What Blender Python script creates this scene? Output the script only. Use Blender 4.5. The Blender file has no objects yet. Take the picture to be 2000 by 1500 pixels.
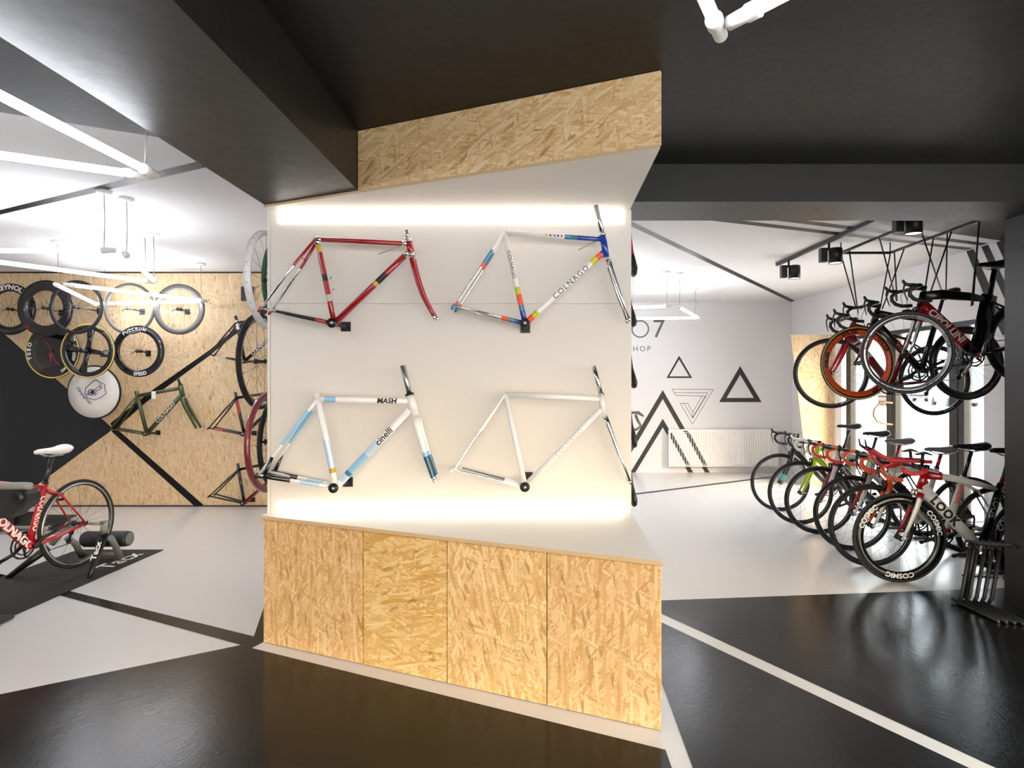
import bpy, bmesh, math, random
from mathutils import Vector, Matrix
random.seed(7)
PI = math.pi
C = bpy.context.scene.collection
f, CX, CY, H, CEIL = 1200.0, 1064.0, 748.0, 1.5, 2.85

def P(x, y, Y): return Vector(((x - CX) * Y / f, Y, H - (y - CY) * Y / f))
def PF(x, y, z=0.0): return P(x, y, (H - z) * f / (y - CY))
def PC(x, y, z=CEIL): return P(x, y, (z - H) * f / (CY - y))

# ---------------------------------------------------------------- materials
MATS = {}
def srgb(c):
    if isinstance(c, str):
        c = c.lstrip('#'); c = [int(c[i:i + 2], 16) / 255 for i in (0, 2, 4)]
    return [v / 12.92 if v <= 0.04045 else ((v + 0.055) / 1.055) ** 2.4 for v in c] + [1.0]
def newmat(name):
    m = bpy.data.materials.new(name); m.use_nodes = True
    return m, m.node_tree.nodes, m.node_tree.links
def mat(name, col, rough=0.5, metal=0.0, coat=0.0, bump=0.0, bscale=60.0, vary=0.0):
    if name in MATS: return MATS[name]
    m, N, L = newmat(name)
    b = N['Principled BSDF']
    c = srgb(col)
    b.inputs['Base Color'].default_value = c
    b.inputs['Roughness'].default_value = rough
    b.inputs['Metallic'].default_value = metal
    b.inputs['Coat Weight'].default_value = coat
    b.inputs['Coat Roughness'].default_value = 0.08
    tc = N.new('ShaderNodeTexCoord'); no = N.new('ShaderNodeTexNoise')
    no.inputs['Scale'].default_value = bscale; no.inputs['Detail'].default_value = 4
    L.new(tc.outputs['Object'], no.inputs['Vector'])
    v = vary or 0.04
    mr = N.new('ShaderNodeMapRange'); mr.inputs['To Min'].default_value = max(0.02, rough - v); mr.inputs['To Max'].default_value = min(1, rough + v)
    L.new(no.outputs['Fac'], mr.inputs['Value']); L.new(mr.outputs['Result'], b.inputs['Roughness'])
    if bump:
        bp = N.new('ShaderNodeBump'); bp.inputs['Strength'].default_value = bump; bp.inputs['Distance'].default_value = 0.01
        L.new(no.outputs['Fac'], bp.inputs['Height']); L.new(bp.outputs['Normal'], b.inputs['Normal'])
    MATS[name] = m
    return m
def emit(name, col, strength):
    if name in MATS: return MATS[name]
    m, N, L = newmat(name)
    for n in list(N):
        if n.type == 'BSDF_PRINCIPLED': N.remove(n)
    e = N.new('ShaderNodeEmission'); e.inputs['Color'].default_value = srgb(col); e.inputs['Strength'].default_value = strength
    L.new(e.outputs[0], N['Material Output'].inputs['Surface'])
    MATS[name] = m
    return m
def osb(name, rot=0.0, tint=('#96683a', '#c4965e', '#d8b07c', '#ecd0a2'), k=.8, flip=False):
    """strand board: three crossing layers of long thin chips"""
    if name in MATS: return MATS[name]
    m, N, L = newmat(name)
    b = N['Principled BSDF']; b.inputs['Roughness'].default_value = 0.55
    tc = N.new('ShaderNodeTexCoord')
    sep = N.new('ShaderNodeSeparateXYZ'); L.new(tc.outputs['Object'], sep.inputs[0])
    cb = N.new('ShaderNodeCombineXYZ')
    L.new(sep.outputs['X'], cb.inputs['X']); L.new(sep.outputs['Z'], cb.inputs['Y']); L.new(sep.outputs['Y'], cb.inputs['Z'])
    wn = N.new('ShaderNodeTexNoise'); wn.inputs['Scale'].default_value = 5.0; wn.inputs['Detail'].default_value = 2
    L.new(cb.outputs[0], wn.inputs['Vector'])
    wm = N.new('ShaderNodeVectorMath'); wm.operation = 'MULTIPLY_ADD'
    wm.inputs[1].default_value = (0.025, 0.025, 0.0)
    L.new(wn.outputs['Color'], wm.inputs[0]); L.new(cb.outputs[0], wm.inputs[2])
    cur = None
    for i, (a, sx, sy) in enumerate([(rot, 9, 75), (rot + 0.5, 8, 62), (rot - 0.6, 10, 85), (rot + 1.3, 9, 60), (rot + 0.15, 7, 52)]):
        mp = N.new('ShaderNodeMapping'); mp.vector_type = 'TEXTURE'
        mp.inputs['Location'].default_value = (i * 3.7, i * 1.9, 0)
        mp.inputs['Rotation'].default_value = (0, 0, a)
        mp.inputs['Scale'].default_value = (k / sx, k / sy, k / 9)
        L.new(wm.outputs[0], mp.inputs['Vector'])
        vo = N.new('ShaderNodeTexVoronoi'); vo.inputs['Scale'].default_value = 1.0
        vo.inputs['Randomness'].default_value = 1.0
        L.new(mp.outputs[0], vo.inputs['Vector'])
        s = N.new('ShaderNodeSeparateColor'); L.new(vo.outputs['Color'], s.inputs[0])
        if cur is None: cur = s.outputs[0]
        else:
            gt = N.new('ShaderNodeMath'); gt.operation = 'GREATER_THAN'; gt.inputs[1].default_value = [0, .6, .62, .82, .72][i]
            L.new(s.outputs[1], gt.inputs[0])
            mx = N.new('ShaderNodeMix'); L.new(gt.outputs[0], mx.inputs[0]); L.new(cur, mx.inputs[2]); L.new(s.outputs[0], mx.inputs[3])
            cur = mx.outputs[0]
    fn = N.new('ShaderNodeTexNoise'); fn.inputs['Scale'].default_value = 1.0; fn.inputs['Detail'].default_value = 5
    fm = N.new('ShaderNodeMapping'); fm.inputs['Rotation'].default_value = (0, 0, -rot); fm.inputs['Scale'].default_value = (14 / k, 90 / k, 10)
    L.new(cb.outputs[0], fm.inputs['Vector']); L.new(fm.outputs[0], fn.inputs['Vector'])
    ad = N.new('ShaderNodeMix'); ad.inputs[0].default_value = 0.42; L.new(cur, ad.inputs[2]); L.new(fn.outputs['Fac'], ad.inputs[3])
    cr = N.new('ShaderNodeValToRGB'); e = cr.color_ramp.elements
    e[0].position = 0.10; e[0].color = srgb(tint[0]); e[1].position = 0.90; e[1].color = srgb(tint[3])
    x = e.new(0.2); x.color = srgb(tint[1]); x = e.new(0.5); x.color = srgb(tint[2])
    L.new(ad.outputs[0], cr.inputs['Fac'])
    # small dark flecks
    v2 = N.new('ShaderNodeTexVoronoi'); m2 = N.new('ShaderNodeMapping'); m2.vector_type = 'TEXTURE'
    m2.inputs['Scale'].default_value = (k / 16, k / 60, k / 9); m2.inputs['Rotation'].default_value = (0, 0, rot + 0.3)
    L.new(wm.outputs[0], m2.inputs['Vector']); L.new(m2.outputs[0], v2.inputs['Vector']); v2.inputs['Scale'].default_value = 1.0
    s2 = N.new('ShaderNodeSeparateColor'); L.new(v2.outputs['Color'], s2.inputs[0])
    g2 = N.new('ShaderNodeMath'); g2.operation = 'GREATER_THAN'; g2.inputs[1].default_value = 0.984; L.new(s2.outputs[2], g2.inputs[0])
    g3 = N.new('ShaderNodeMath'); g3.operation = 'MULTIPLY'; g3.inputs[1].default_value = 0.45; L.new(g2.outputs[0], g3.inputs[0])
    mc = N.new('ShaderNodeMix'); mc.data_type = 'RGBA'
    L.new(g3.outputs[0], mc.inputs[0]); L.new(cr.outputs[0], mc.inputs[6]); mc.inputs[7].default_value = srgb('#7a5420')
    L.new(mc.outputs[2], b.inputs['Base Color'])
    bp = N.new('ShaderNodeBump'); bp.inputs['Strength'].default_value = 0.15; bp.inputs['Distance'].default_value = 0.002
    L.new(ad.outputs[0], bp.inputs['Height']); L.new(bp.outputs['Normal'], b.inputs['Normal'])
    MATS[name] = m
    return m
def floor_black():
    m, N, L = newmat('glossy_black_resin')
    b = N['Principled BSDF']; b.inputs['Specular IOR Level'].default_value = .35; b.inputs['Base Color'].default_value = srgb('#080808'); b.inputs['Roughness'].default_value = 0.2
    tc = N.new('ShaderNodeTexCoord'); n1 = N.new('ShaderNodeTexNoise'); n1.inputs['Scale'].default_value = 55; n1.inputs['Detail'].default_value = 5
    n2 = N.new('ShaderNodeTexNoise'); n2.inputs['Scale'].default_value = 3.0
    mp = N.new('ShaderNodeMapping'); mp.inputs['Scale'].default_value = (1, 0.6, 1)
    L.new(tc.outputs['Object'], mp.inputs[0]); L.new(mp.outputs[0], n1.inputs['Vector']); L.new(mp.outputs[0], n2.inputs['Vector'])
    bp = N.new('ShaderNodeBump'); bp.inputs['Strength'].default_value = 0.16; bp.inputs['Distance'].default_value = 0.004
    L.new(n1.outputs['Fac'], bp.inputs['Height'])
    bp2 = N.new('ShaderNodeBump'); bp2.inputs['Strength'].default_value = 0.12; bp2.inputs['Distance'].default_value = 0.02
    L.new(n2.outputs['Fac'], bp2.inputs['Height']); L.new(bp.outputs[0], bp2.inputs['Normal']); L.new(bp2.outputs[0], b.inputs['Normal'])
    mr = N.new('ShaderNodeMapRange'); mr.inputs['To Min'].default_value = 0.12; mr.inputs['To Max'].default_value = 0.28
    L.new(n2.outputs['Fac'], mr.inputs['Value']); L.new(mr.outputs[0], b.inputs['Roughness'])
    return m

W_WALL = mat('white_wall_paint', '#dedcdc', 0.75, bump=0.05)
W_CEIL = mat('white_ceiling_paint', '#dcdada', 0.8, bump=0.04)
B_CEIL = mat('black_ceiling_paint', '#0a0a0a', 0.45, bump=0.1, bscale=25, vary=0.06)
B_CEIL.node_tree.nodes['Principled BSDF'].inputs['Specular IOR Level'].default_value = .32
B_BEAM = mat('black_beam_paint', '#0d0d0c', 0.46, bump=0.12, bscale=18, vary=0.06)
G_PAINT = mat('dark_grey_wall_paint', '#2b2b2b', 0.55)
GL_PAINT = mat('grey_sign_paint', '#5c5b5a', 0.6)
N_PAINT = mat('charcoal_blue_paint', '#161a20', 0.6, bump=0.3, bscale=30)
W_FLOOR = mat('white_resin_floor', '#d8d6d4', 0.22, bump=0.05, bscale=9, vary=0.05)
B_FLOOR = floor_black()
OSB1 = osb('strand_board_upright', rot=1.45)
OSB2 = osb('strand_board_flat', rot=0.12, tint=('#84602e', '#c99d58', '#dcb474', '#eed6a6'))
OSB3 = osb('strand_board_upright_pale', rot=1.65, tint=('#8f673a', '#cb9f66', '#e2bb82', '#f3daac'))
OSB4 = osb('strand_board_soffit', rot=0.35, tint=('#80602f', '#cda56a', '#e3bf8a', '#f4dcb4'))
OSBW = osb('strand_board_wall', rot=1.5, tint=('#a98a60', '#c8a77a', '#d8ba92', '#e4cfae'), k=.8)
EDGE = mat('board_edge', '#cfb08a', 0.7, bump=0.3, bscale=120)
CREAM = mat('white_painted_board', '#dfd9d1', 0.6, bump=0.12, bscale=14)
CTOP = mat('white_laminate', '#efe9df', 0.45)
BLK = mat('black_plastic', '#0c0c0d', 0.4)
BLKM = mat('black_matte_metal', '#0f0f10', 0.5)
BLKG = mat('black_gloss_paint', '#0d0d0f', 0.2, coat=0.5)
CARB = mat('black_carbon', '#0e0d0f', 0.3, coat=0.4)
TYRE = mat('black_rubber_tyre', '#131212', 0.65, bump=0.2, bscale=200)
TYREG = mat('grey_worn_tyre', '#55534f', 0.6)
TAN = mat('tan_sidewall', '#cdb15c', 0.6)
CHROME = mat('polished_chrome', '#e4e4e2', 0.12, 1.0)
SILV = mat('brushed_silver', '#b9b9b7', 0.3, 1.0)
STEEL = mat('spoke_steel', '#8d8d8c', 0.35, 0.9)
SPK = mat('black_spoke', '#2a2a2a', 0.4, 0.5)
GREYM = mat('grey_enamel', '#6f6e6b', 0.4)
LGREY = mat('light_grey_plastic', '#8f8d89', 0.5)
DGREY = mat('dark_grey_plastic', '#242322', 0.5)
WHITEP = mat('white_gloss_paint', '#eeecea', 0.22, coat=0.5)
WHITEM = mat('white_plastic', '#e9e7e3', 0.5)
RED = mat('red_gloss_paint', '#9c0c16', 0.25, coat=0.6)
REDB = mat('bright_red_paint', '#b80d18', 0.3, coat=0.5)
CRIM = mat('crimson_paint', '#760814', 0.25, coat=0.6)
BLUE = mat('blue_gloss_paint', '#12379c', 0.25, coat=0.6)
TEALB = mat('teal_blue_paint', '#2f7fa6', 0.25, coat=0.6)
ORNG = mat('fluorescent_orange_paint', '#f0562a', 0.35)
ORTAPE = mat('orange_bar_tape', '#f9694a', 0.6, bump=0.3, bscale=90)
RDTAPE = mat('coral_red_bar_tape', '#ea5246', 0.6, bump=0.3, bscale=90)
YELL = mat('yellow_patch_paint', '#c9c42e', 0.35)
GOLD = mat('gold_decal', '#c9a03a', 0.4)
LIME = mat('lime_green_paint', '#b7d22a', 0.28, coat=0.5)
OLIVE = mat('olive_green_paint', '#3c431a', 0.4, coat=0.3)
SKY = mat('pale_blue_paint', '#8fbfe0', 0.3, coat=0.5)
SKY2 = mat('powder_blue_paint', '#bcd2ea', 0.3, coat=0.5)
DBLUE = mat('deep_teal_paint', '#14506e', 0.3, coat=0.5)
SILVP = mat('silver_white_paint', '#cfccc6', 0.28, coat=0.5)
MINT = mat('turquoise_paint', '#4fb9a8', 0.35)
BROWN = mat('brown_leather_tape', '#7a5238', 0.6)
MAROON = mat('maroon_rim_paint', '#7c1e2c', 0.3, coat=0.5)
GREEN = mat('green_tyre_rubber', '#1f6b4c', 0.6)
PINK = mat('dark_red_decal', '#7d1c34', 0.5)
TXTW = mat('white_lettering', '#efede9', 0.45)
TXTB = mat('black_lettering', '#151515', 0.45)
TXTG = mat('silver_grey_lettering', '#b5b2ae', 0.4)
VIOL = mat('violet_ink', '#2f2a6e', 0.5)
MATR = mat('black_rubber_mat', '#191717', 0.75, bump=0.3, bscale=150)
LGLOW = emit('lit_tube_glass', '#f3f7ff', 28.5)
LEDG = emit('led_strip_glow', '#fff4e6', 4.0)
SPOTG = emit('spot_lens_glow', '#fff6e8', 5.0)
ASPH = mat('pale_paving', '#cfcfcd', 0.8)
FAC1 = mat('pale_facade_render', '#c9cbcb', 0.8)
FAC2 = mat('grey_facade_render', '#9aa0a0', 0.8)
DGL = mat('dark_window_glass', '#5d666b', 0.15)
CARW = mat('white_car_paint', '#e4e6e8', 0.25, coat=0.6)
CARD = mat('dark_car_paint', '#4a4e52', 0.25, coat=0.6)
FRAMEG = mat('anthracite_aluminium', '#222425', 0.4, 0.3)
FRAMEL = mat('grey_rubber_gasket', '#2f3133', 0.5)

def glassmat():
    m, N, L = newmat('clear_window_glass')
    for n in list(N):
        if n.type == 'BSDF_PRINCIPLED': N.remove(n)
    t = N.new('ShaderNodeBsdfTransparent'); g = N.new('ShaderNodeBsdfGlossy'); g.inputs['Roughness'].default_value = 0.02
    lw = N.new('ShaderNodeLayerWeight'); pw = N.new('ShaderNodeMath'); pw.operation = 'POWER'; pw.inputs[1].default_value = 5; L.new(lw.outputs['Facing'], pw.inputs[0])
    fr = N.new('ShaderNodeMath'); fr.operation = 'MULTIPLY_ADD'; fr.inputs[1].default_value = .5; fr.inputs[2].default_value = .03; L.new(pw.outputs[0], fr.inputs[0]); mx = N.new('ShaderNodeMixShader')
    L.new(fr.outputs[0], mx.inputs[0]); L.new(t.outputs[0], mx.inputs[1]); L.new(g.outputs[0], mx.inputs[2]); L.new(mx.outputs[0], N['Material Output'].inputs['Surface'])
    return m
GLASS = glassmat()

# ---------------------------------------------------------------- mesh builder
def vec(p): return p if isinstance(p, Vector) else Vector(p)
class MB:
    def __init__(s, face_dir=None): s.v = []; s.f = []; s.m = []; s.sm = []; s.mats = []; s.face_dir = face_dir; s.decal = []
    def mi(s, m):
        if m not in s.mats: s.mats.append(m)
        return s.mats.index(m)
    def face(s, idx, m, smooth=False): s.f.append(tuple(idx)); s.m.append(s.mi(m)); s.sm.append(smooth)
    def poly(s, pts, m):
        b = len(s.v); s.v += [vec(p) for p in pts]; s.decal.append(len(s.f)); s.face(range(b, b + len(pts)), m); return s
    def prism(s, pts, d, m, mside=None, mback=None):
        b = len(s.v); n = len(pts); d = vec(d)
        s.v += [vec(p) for p in pts] + [vec(p) + d for p in pts]
        s.face(range(b, b + n), m); s.face(range(b + 2 * n - 1, b + n - 1, -1), mback or m)
        for i in range(n):
            j = (i + 1) % n; s.face((b + i, b + j, b + n + j, b + n + i), mside or m)
        return s
    def box(s, a, c, m, M=None):
        a = vec(a); c = vec(c); b = len(s.v)
        pts = [Vector((x, y, z)) for z in (a.z, c.z) for x, y in ((a.x, a.y), (c.x, a.y), (c.x, c.y), (a.x, c.y))]
        if M: pts = [M @ p for p in pts]
        s.v += pts
        for q in ((0, 3, 2, 1), (4, 5, 6, 7), (0, 1, 5, 4), (1, 2, 6, 5), (2, 3, 7, 6), (3, 0, 4, 7)): s.face([b + i for i in q], m)
        return s
    def bar(s, p, q, w, h, m, side=(0, 1, 0)): return s.sweep([p, q], [(w / 2, h / 2)] * 2, m, n=4, side=side, smooth=False, square=True)
    def sweep(s, pts, rad, m, n=10, side=None, smooth=True, caps=True, segs=None, square=False, closed=False):
        """tube along pts; rad = one radius, or a list of radii / (lateral, normal) pairs; segs = [(t_end, material)...] colours by fraction"""
        pts = [vec(p) for p in pts]; N = len(pts)
        if not isinstance(rad, (list, tuple)): rad = [rad] * N
        elif len(rad) == 2 and N != 2 and not isinstance(rad[0], (list, tuple)): rad = [rad[0] + (rad[1] - rad[0]) * i / (N - 1) for i in range(N)]
        rad = [r if isinstance(r, (list, tuple)) else (r, r) for r in rad]
        if segs:      # resample so that colour borders fall on rings
            L = [0]
            for i in range(N - 1): L.append(L[-1] + (pts[i + 1] - pts[i]).length)
            T = L[-1]; ts = sorted(set([round(l / T, 5) for l in L] + [round(t, 5) for t, _ in segs if 0 < t < 1]))
            np_, nr = [], []
            for t in ts:
                d = t * T
                for i in range(N - 1):
                    if d <= L[i + 1] + 1e-6 or i == N - 2:
                        k = (d - L[i]) / max(1e-9, L[i + 1] - L[i]); k = min(1, max(0, k))
                        np_.append(pts[i].lerp(pts[i + 1], k)); nr.append(tuple(rad[i][j] * (1 - k) + rad[i + 1][j] * k for j in (0, 1))); break
            pts, rad, N = np_, nr, len(np_)
        base = len(s.v); prev = None
        for i in range(N):
            if closed: t = pts[(i + 1) % N] - pts[i - 1]
            else: t = pts[min(i + 1, N - 1)] - pts[max(i - 1, 0)]
            t.normalize()
            if side is not None: u = vec(side) - t * vec(side).dot(t)
            elif prev is None:
                a = Vector((0, 0, 1)) if abs(t.z) < 0.9 else Vector((0, 1, 0)); u = a - t * a.dot(t)
            else: u = prev - t * prev.dot(t)
            if u.length < 1e-6: u = Vector((1, 0, 0)) - t * t.x
            u.normalize(); prev = u; w = t.cross(u)
            for j in range(n):
                a = 2 * PI * (j + (0.5 if square else 0)) / n
                k = 1.41421 if square else 1
                s.v.append(pts[i] + u * (math.cos(a) * rad[i][0] * k) + w * (math.sin(a) * rad[i][1] * k))
        def mt(i):
            if not segs: return m
            t = (i + 0.5) / (N - 1)
            t = ((ts[i] + ts[i + 1]) / 2)
            for te, mm in segs:
                if t <= te: return mm or m
            return m
        for i in range(N if closed else N - 1):
            a = base + i * n; b = base + ((i + 1) % N) * n
            for j in range(n): s.face((a + j, a + (j + 1) % n, b + (j + 1) % n, b + j), mt(i) if not closed else m, smooth)
        if caps and not closed:
            s.face([base + j for j in range(n - 1, -1, -1)], mt(0)); s.face([base + (N - 1) * n + j for j in range(n)], mt(N - 2))
        return s
    def lathe(s, prof, m, c=(0, 0, 0), axis='y', n=40, closed=True, smooth=True, mats=None, a0=0, a1=2 * PI):
        """profile [(radius, offset)] spun about the axis through c"""
        c = vec(c); base = len(s.v); K = len(prof); full = abs(a1 - a0 - 2 * PI) < 1e-6; R = n if full else n + 1
        for i in range(R):
            a = a0 + (a1 - a0) * i / n; ca, sa = math.cos(a), math.sin(a)
            for r, h in prof:
                s.v.append(c + (Vector((r * ca, h, r * sa)) if axis == 'y' else Vector((h, r * ca, r * sa)) if axis == 'x' else Vector((r * ca, r * sa, h))))
        for i in range(n):
            a = base + i * K; b = base + ((i + 1) % R) * K
            for j in range(K if closed else K - 1):
                s.face((a + j, a + (j + 1) % K, b + (j + 1) % K, b + j), (mats[j] if mats else m), smooth)
        return s
    def cyl(s, p, q, r, m, n=14, r2=None): return s.sweep([p, q], [r, r2 if r2 is not None else r], m, n=n) if True else s
    def sphere(s, c, r, m, n=10, sc=(1, 1, 1)):
        c = vec(c); b = len(s.v)
        for i in range(n + 1):
            th = PI * i / n
            for j in range(2 * n):
                ph = PI * j / n; s.v.append(c + Vector((r * sc[0] * math.sin(th) * math.cos(ph), r * sc[1] * math.sin(th) * math.sin(ph), r * sc[2] * math.cos(th))))
        for i in range(n):
            for j in range(2 * n): s.face((b + i * 2 * n + j, b + i * 2 * n + (j + 1) % (2 * n), b + (i + 1) * 2 * n + (j + 1) % (2 * n), b + (i + 1) * 2 * n + j), m, True)
        return s
    def text(s, string, size, m, fn, fine=0.02, **kw):
        """letters mapped by fn(u along, v up) -> point"""
        vs, fs = glyphs(string, **kw); b = len(s.v)
        bm = bmesh.new(); vv = [bm.verts.new((x * size, y * size, 0)) for x, y in vs]
        for q in fs:
            try: bm.faces.new([vv[i] for i in q])
            except ValueError: pass
        bmesh.ops.triangulate(bm, faces=bm.faces[:])
        for _ in range(3):
            ed = [e for e in bm.edges if e.calc_length() > fine]
            if not ed: break
            bmesh.ops.subdivide_edges(bm, edges=ed, cuts=1); bmesh.ops.triangulate(bm, faces=[q for q in bm.faces if len(q.verts) > 3])
        bm.verts.index_update()
        s.v += [vec(fn(v.co.x, v.co.y)) for v in bm.verts]
        for q in bm.faces: s.face([b + v.index for v in q.verts], m)
        bm.free(); return s
    def build(s, name, parent=None, org=None, **props):
        me = bpy.data.meshes.new(name)
        o_ = vec(org) if org is not None else Vector((0, 0, 0))
        me.from_pydata([tuple(p - o_) for p in s.v], [], s.f)
        for m in s.mats: me.materials.append(m)
        me.polygons.foreach_set('material_index', s.m); me.polygons.foreach_set('use_smooth', s.sm)
        bm = bmesh.new(); bm.from_mesh(me)
        if s.face_dir is None: bmesh.ops.recalc_face_normals(bm, faces=bm.faces[:])
        else:
            bm.faces.ensure_lookup_table(); bm.normal_update()
            for i in s.decal:
                if bm.faces[i].normal.dot(vec(s.face_dir)) < 0: bm.faces[i].normal_flip()
        bm.to_mesh(me); bm.free(); me.update()
        o = bpy.data.objects.new(name, me); C.objects.link(o)
        if parent: o.parent = parent
        elif org is not None: o.location = o_
        for k, v in props.items(): o[k] = v
        return o

_gc = {}
def glyphs(string, shear=0.0, bold=0.0, space=1.0, center=False):
    key = (string, shear, bold, space, center)
    if key in _gc: return _gc[key]
    cu = bpy.data.curves.new('letters', 'FONT'); cu.body = string; cu.size = 1.0; cu.shear = shear; cu.offset = bold; cu.space_character = space
    cu.resolution_u = 3
    if center: cu.align_x = 'CENTER'
    ob = bpy.data.objects.new('letters', cu); C.objects.link(ob)
    dg = bpy.context.evaluated_depsgraph_get(); ev = ob.evaluated_get(dg); me = ev.to_mesh()
    r = ([(v.co.x, v.co.y) for v in me.vertices], [tuple(p.vertices) for p in me.polygons])
    ev.to_mesh_clear(); bpy.data.objects.remove(ob); bpy.data.curves.remove(cu)
    _gc[key] = r
    return r

def empty(name, label, cat, loc=(0, 0, 0), rz=0.0, group=None, rot=None):
    o = bpy.data.objects.new(name, None); C.objects.link(o); o.location = loc
    o.rotation_euler = rot or (0, 0, rz); o.empty_display_size = 0.1
    o['label'] = label; o['category'] = cat
    if group: o['group'] = group
    return o
def tag(o, label, cat, group=None):
    o['label'] = label; o['category'] = cat
    if group: o['group'] = group
    return o
def struct(mb, name): return mb.build(name, kind='structure')
def fmap(o, ux, uy, lift=0.0):
    """flat mapping for letters: origin, unit vectors"""
    o = vec(o); ux = vec(ux); uy = vec(uy); n = ux.cross(uy).normalized() * lift
    return lambda u, v: o + ux * u + uy * v + n
def tmap(a, b, r, side=(0, -1, 0), t0=0.0, rr=None):
    """letters along a tube a->b, wrapped on the side facing `side`"""
    a = vec(a); b = vec(b); t = (b - a).normalized(); s_ = vec(side); s_ = (s_ - t * s_.dot(t)).normalized(); w = s_.cross(t); L = (b - a).length
    def fn(u, v):
        ang = v / r
        return a + t * (t0 * L + u) + s_ * ((rr or r) * math.cos(ang) + 0.0012) + w * ((r + 0.0012) * math.sin(ang)) * -1
    return fn
def arcmap(c, R, a_mid, y, mirror=1, ax=None):
    """letters bent round a circle in the x-z plane, clockwise seen from -y, tops outwards"""
    c = vec(c)
    def fn(u, v):
        a = a_mid - u / R * mirror
        return c + Vector(((R + v) * math.cos(a), y, (R + v) * math.sin(a)))
    return fn
def arcmap_in(c, R, a_mid, y, mirror=1):
    c = vec(c)
    def fn(u, v):
        a = a_mid + u / R * mirror
        return c + Vector(((R - v) * math.cos(a), y, (R - v) * math.sin(a)))
    return fn

# ================================================================ ROOM
# floor
fb = MB((0, 0, 1))
fb.poly([(-9, -4, 0), (4.6, -4, 0), (4.6, 10.4, 0), (-9, 10.4, 0)], W_FLOOR)
e = 0.0012
def fl(pts, m=B_FLOOR, z=e): fb.poly([Vector((PF(x, y).x, PF(x, y).y, z)) for x, y in pts], m)
A0 = PF(0, 1356.5); A1 = PF(471, 1260); dA = (A0 - A1).normalized()
T0 = PF(492, 1266); T1 = PF(1300, 1465); T2 = PF(1312, 1500); dT = (T2 - T1).normalized()
pts = [A1 + dA * 9, A1, PF(495.6, 1243.4), PF(516, 1184), PF(640, 1180), PF(640, 1262), PF(517, 1253), T0, T1, T1 + dT * 6, Vector((-9, -4, 0))]
fb.poly([Vector((p.x, max(p.y, -3.9), e)) for p in pts], B_FLOOR)
# black strip towards the mat
S0, S1 = PF(495.6, 1243.4), PF(139.5, 1155.5); S2, S3 = PF(118.5, 1163.6), PF(471, 1260)
fb.poly([Vector((p.x, p.y, e * 1.5)) for p in (S0, S1 + (S1 - S0) * 1.2, S2 + (S2 - S3) * 1.2, S3)], B_FLOOR)
# right black field, split by a white stripe
a, b_ = PF(1291, 1173), PF(1921, 1150)
dab = (b_ - a).normalized()
g0, g1 = PF(1292.6, 1198.8), PF(1945, 1500); h0, h1 = PF(1292.6, 1216), PF(1892, 1500)
dg = (g1 - g0).normalized(); dh = (h1 - h0).normalized()
q0, q1 = PF(1291, 1330), PF(1353, 1500); dq = (q1 - q0).normalized()
fb.poly([Vector((p.x, p.y, e)) for p in (a - dab * 0.3, a + dab * 5, g0 + dg * 6.6, g0 - dg * 0.15)], B_FLOOR)
fb.poly([Vector((p.x, p.y, e)) for p in (h0 - dh * 0.1, h0 + dh * 6.5, q0 + dq * 6.3, q0, q0 - dq * 0.6)], B_FLOOR)
fb.poly([Vector((p.x, p.y, e)) for p in (PF(1150, 975), PF(1510, 930), PF(1510, 932.4), PF(1150, 978))], G_PAINT)
struct(fb, 'floor')

# ceiling
cb = MB((0, 0, -1))
Zc = CEIL
cb.box((-9, -4, Zc), (4.6, 10.4, Zc + 0.1), W_CEIL)
def cl(pts, m=B_CEIL, z=Zc - e): cb.poly([Vector((p.x, p.y, z)) for p in pts][::-1], m)
cl([Vector((-1.3, -4, 0)), Vector((4.6, -4, 0)), Vector((4.6, 4.1, 0)), Vector((-1.3, 4.1, 0))])
D0, D1 = PC(0, 218.6), PC(311.6, 268)
cl([D1 + (D1 - D0) * 0.3, D0 + (D0 - D1) * 2.2, Vector((-7, -1, 0)), Vector((-1.4, -1, 0))])
E0, E1, E2, E3 = PC(0, 410), PC(383.5, 315.6), PC(400.4, 326.8), PC(0, 419)
cl([E0 + (E0 - E1) * 0.6, E1 + (E1 - E0) * 0.2, E2 + (E2 - E3) * 0.2, E3 + (E3 - E2) * 0.6])
def band(pa, pb, pc_, pd, ex=0.5): # pa-pb one edge, pd-pc other edge, run back under the beam
    A, B, Cc, D = PC(*pa), PC(*pb), PC(*pc_), PC(*pd)
    cl([A - (B - A) * ex, B, Cc, D - (Cc - D) * ex], B_CEIL)
band((1244, 447), (1545, 590), (1552.5, 587), (1241, 436), 0.05)
band((1469, 433), (1901, 484.6), (1886, 488), (1410, 433), 0.12)
band((1590, 432.5), (1929, 475), (1915, 479), (1531.6, 432.5), 0.12)
cl([PC(1690, 432.5), PC(1766, 444), PC(1880, 459), PC(1950, 469), Vector((4.45, 5.9, 0)), Vector((4.45, 3.9, 0)), Vector((2.3, 3.9, 0))])
struct(cb, 'ceiling')

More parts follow.
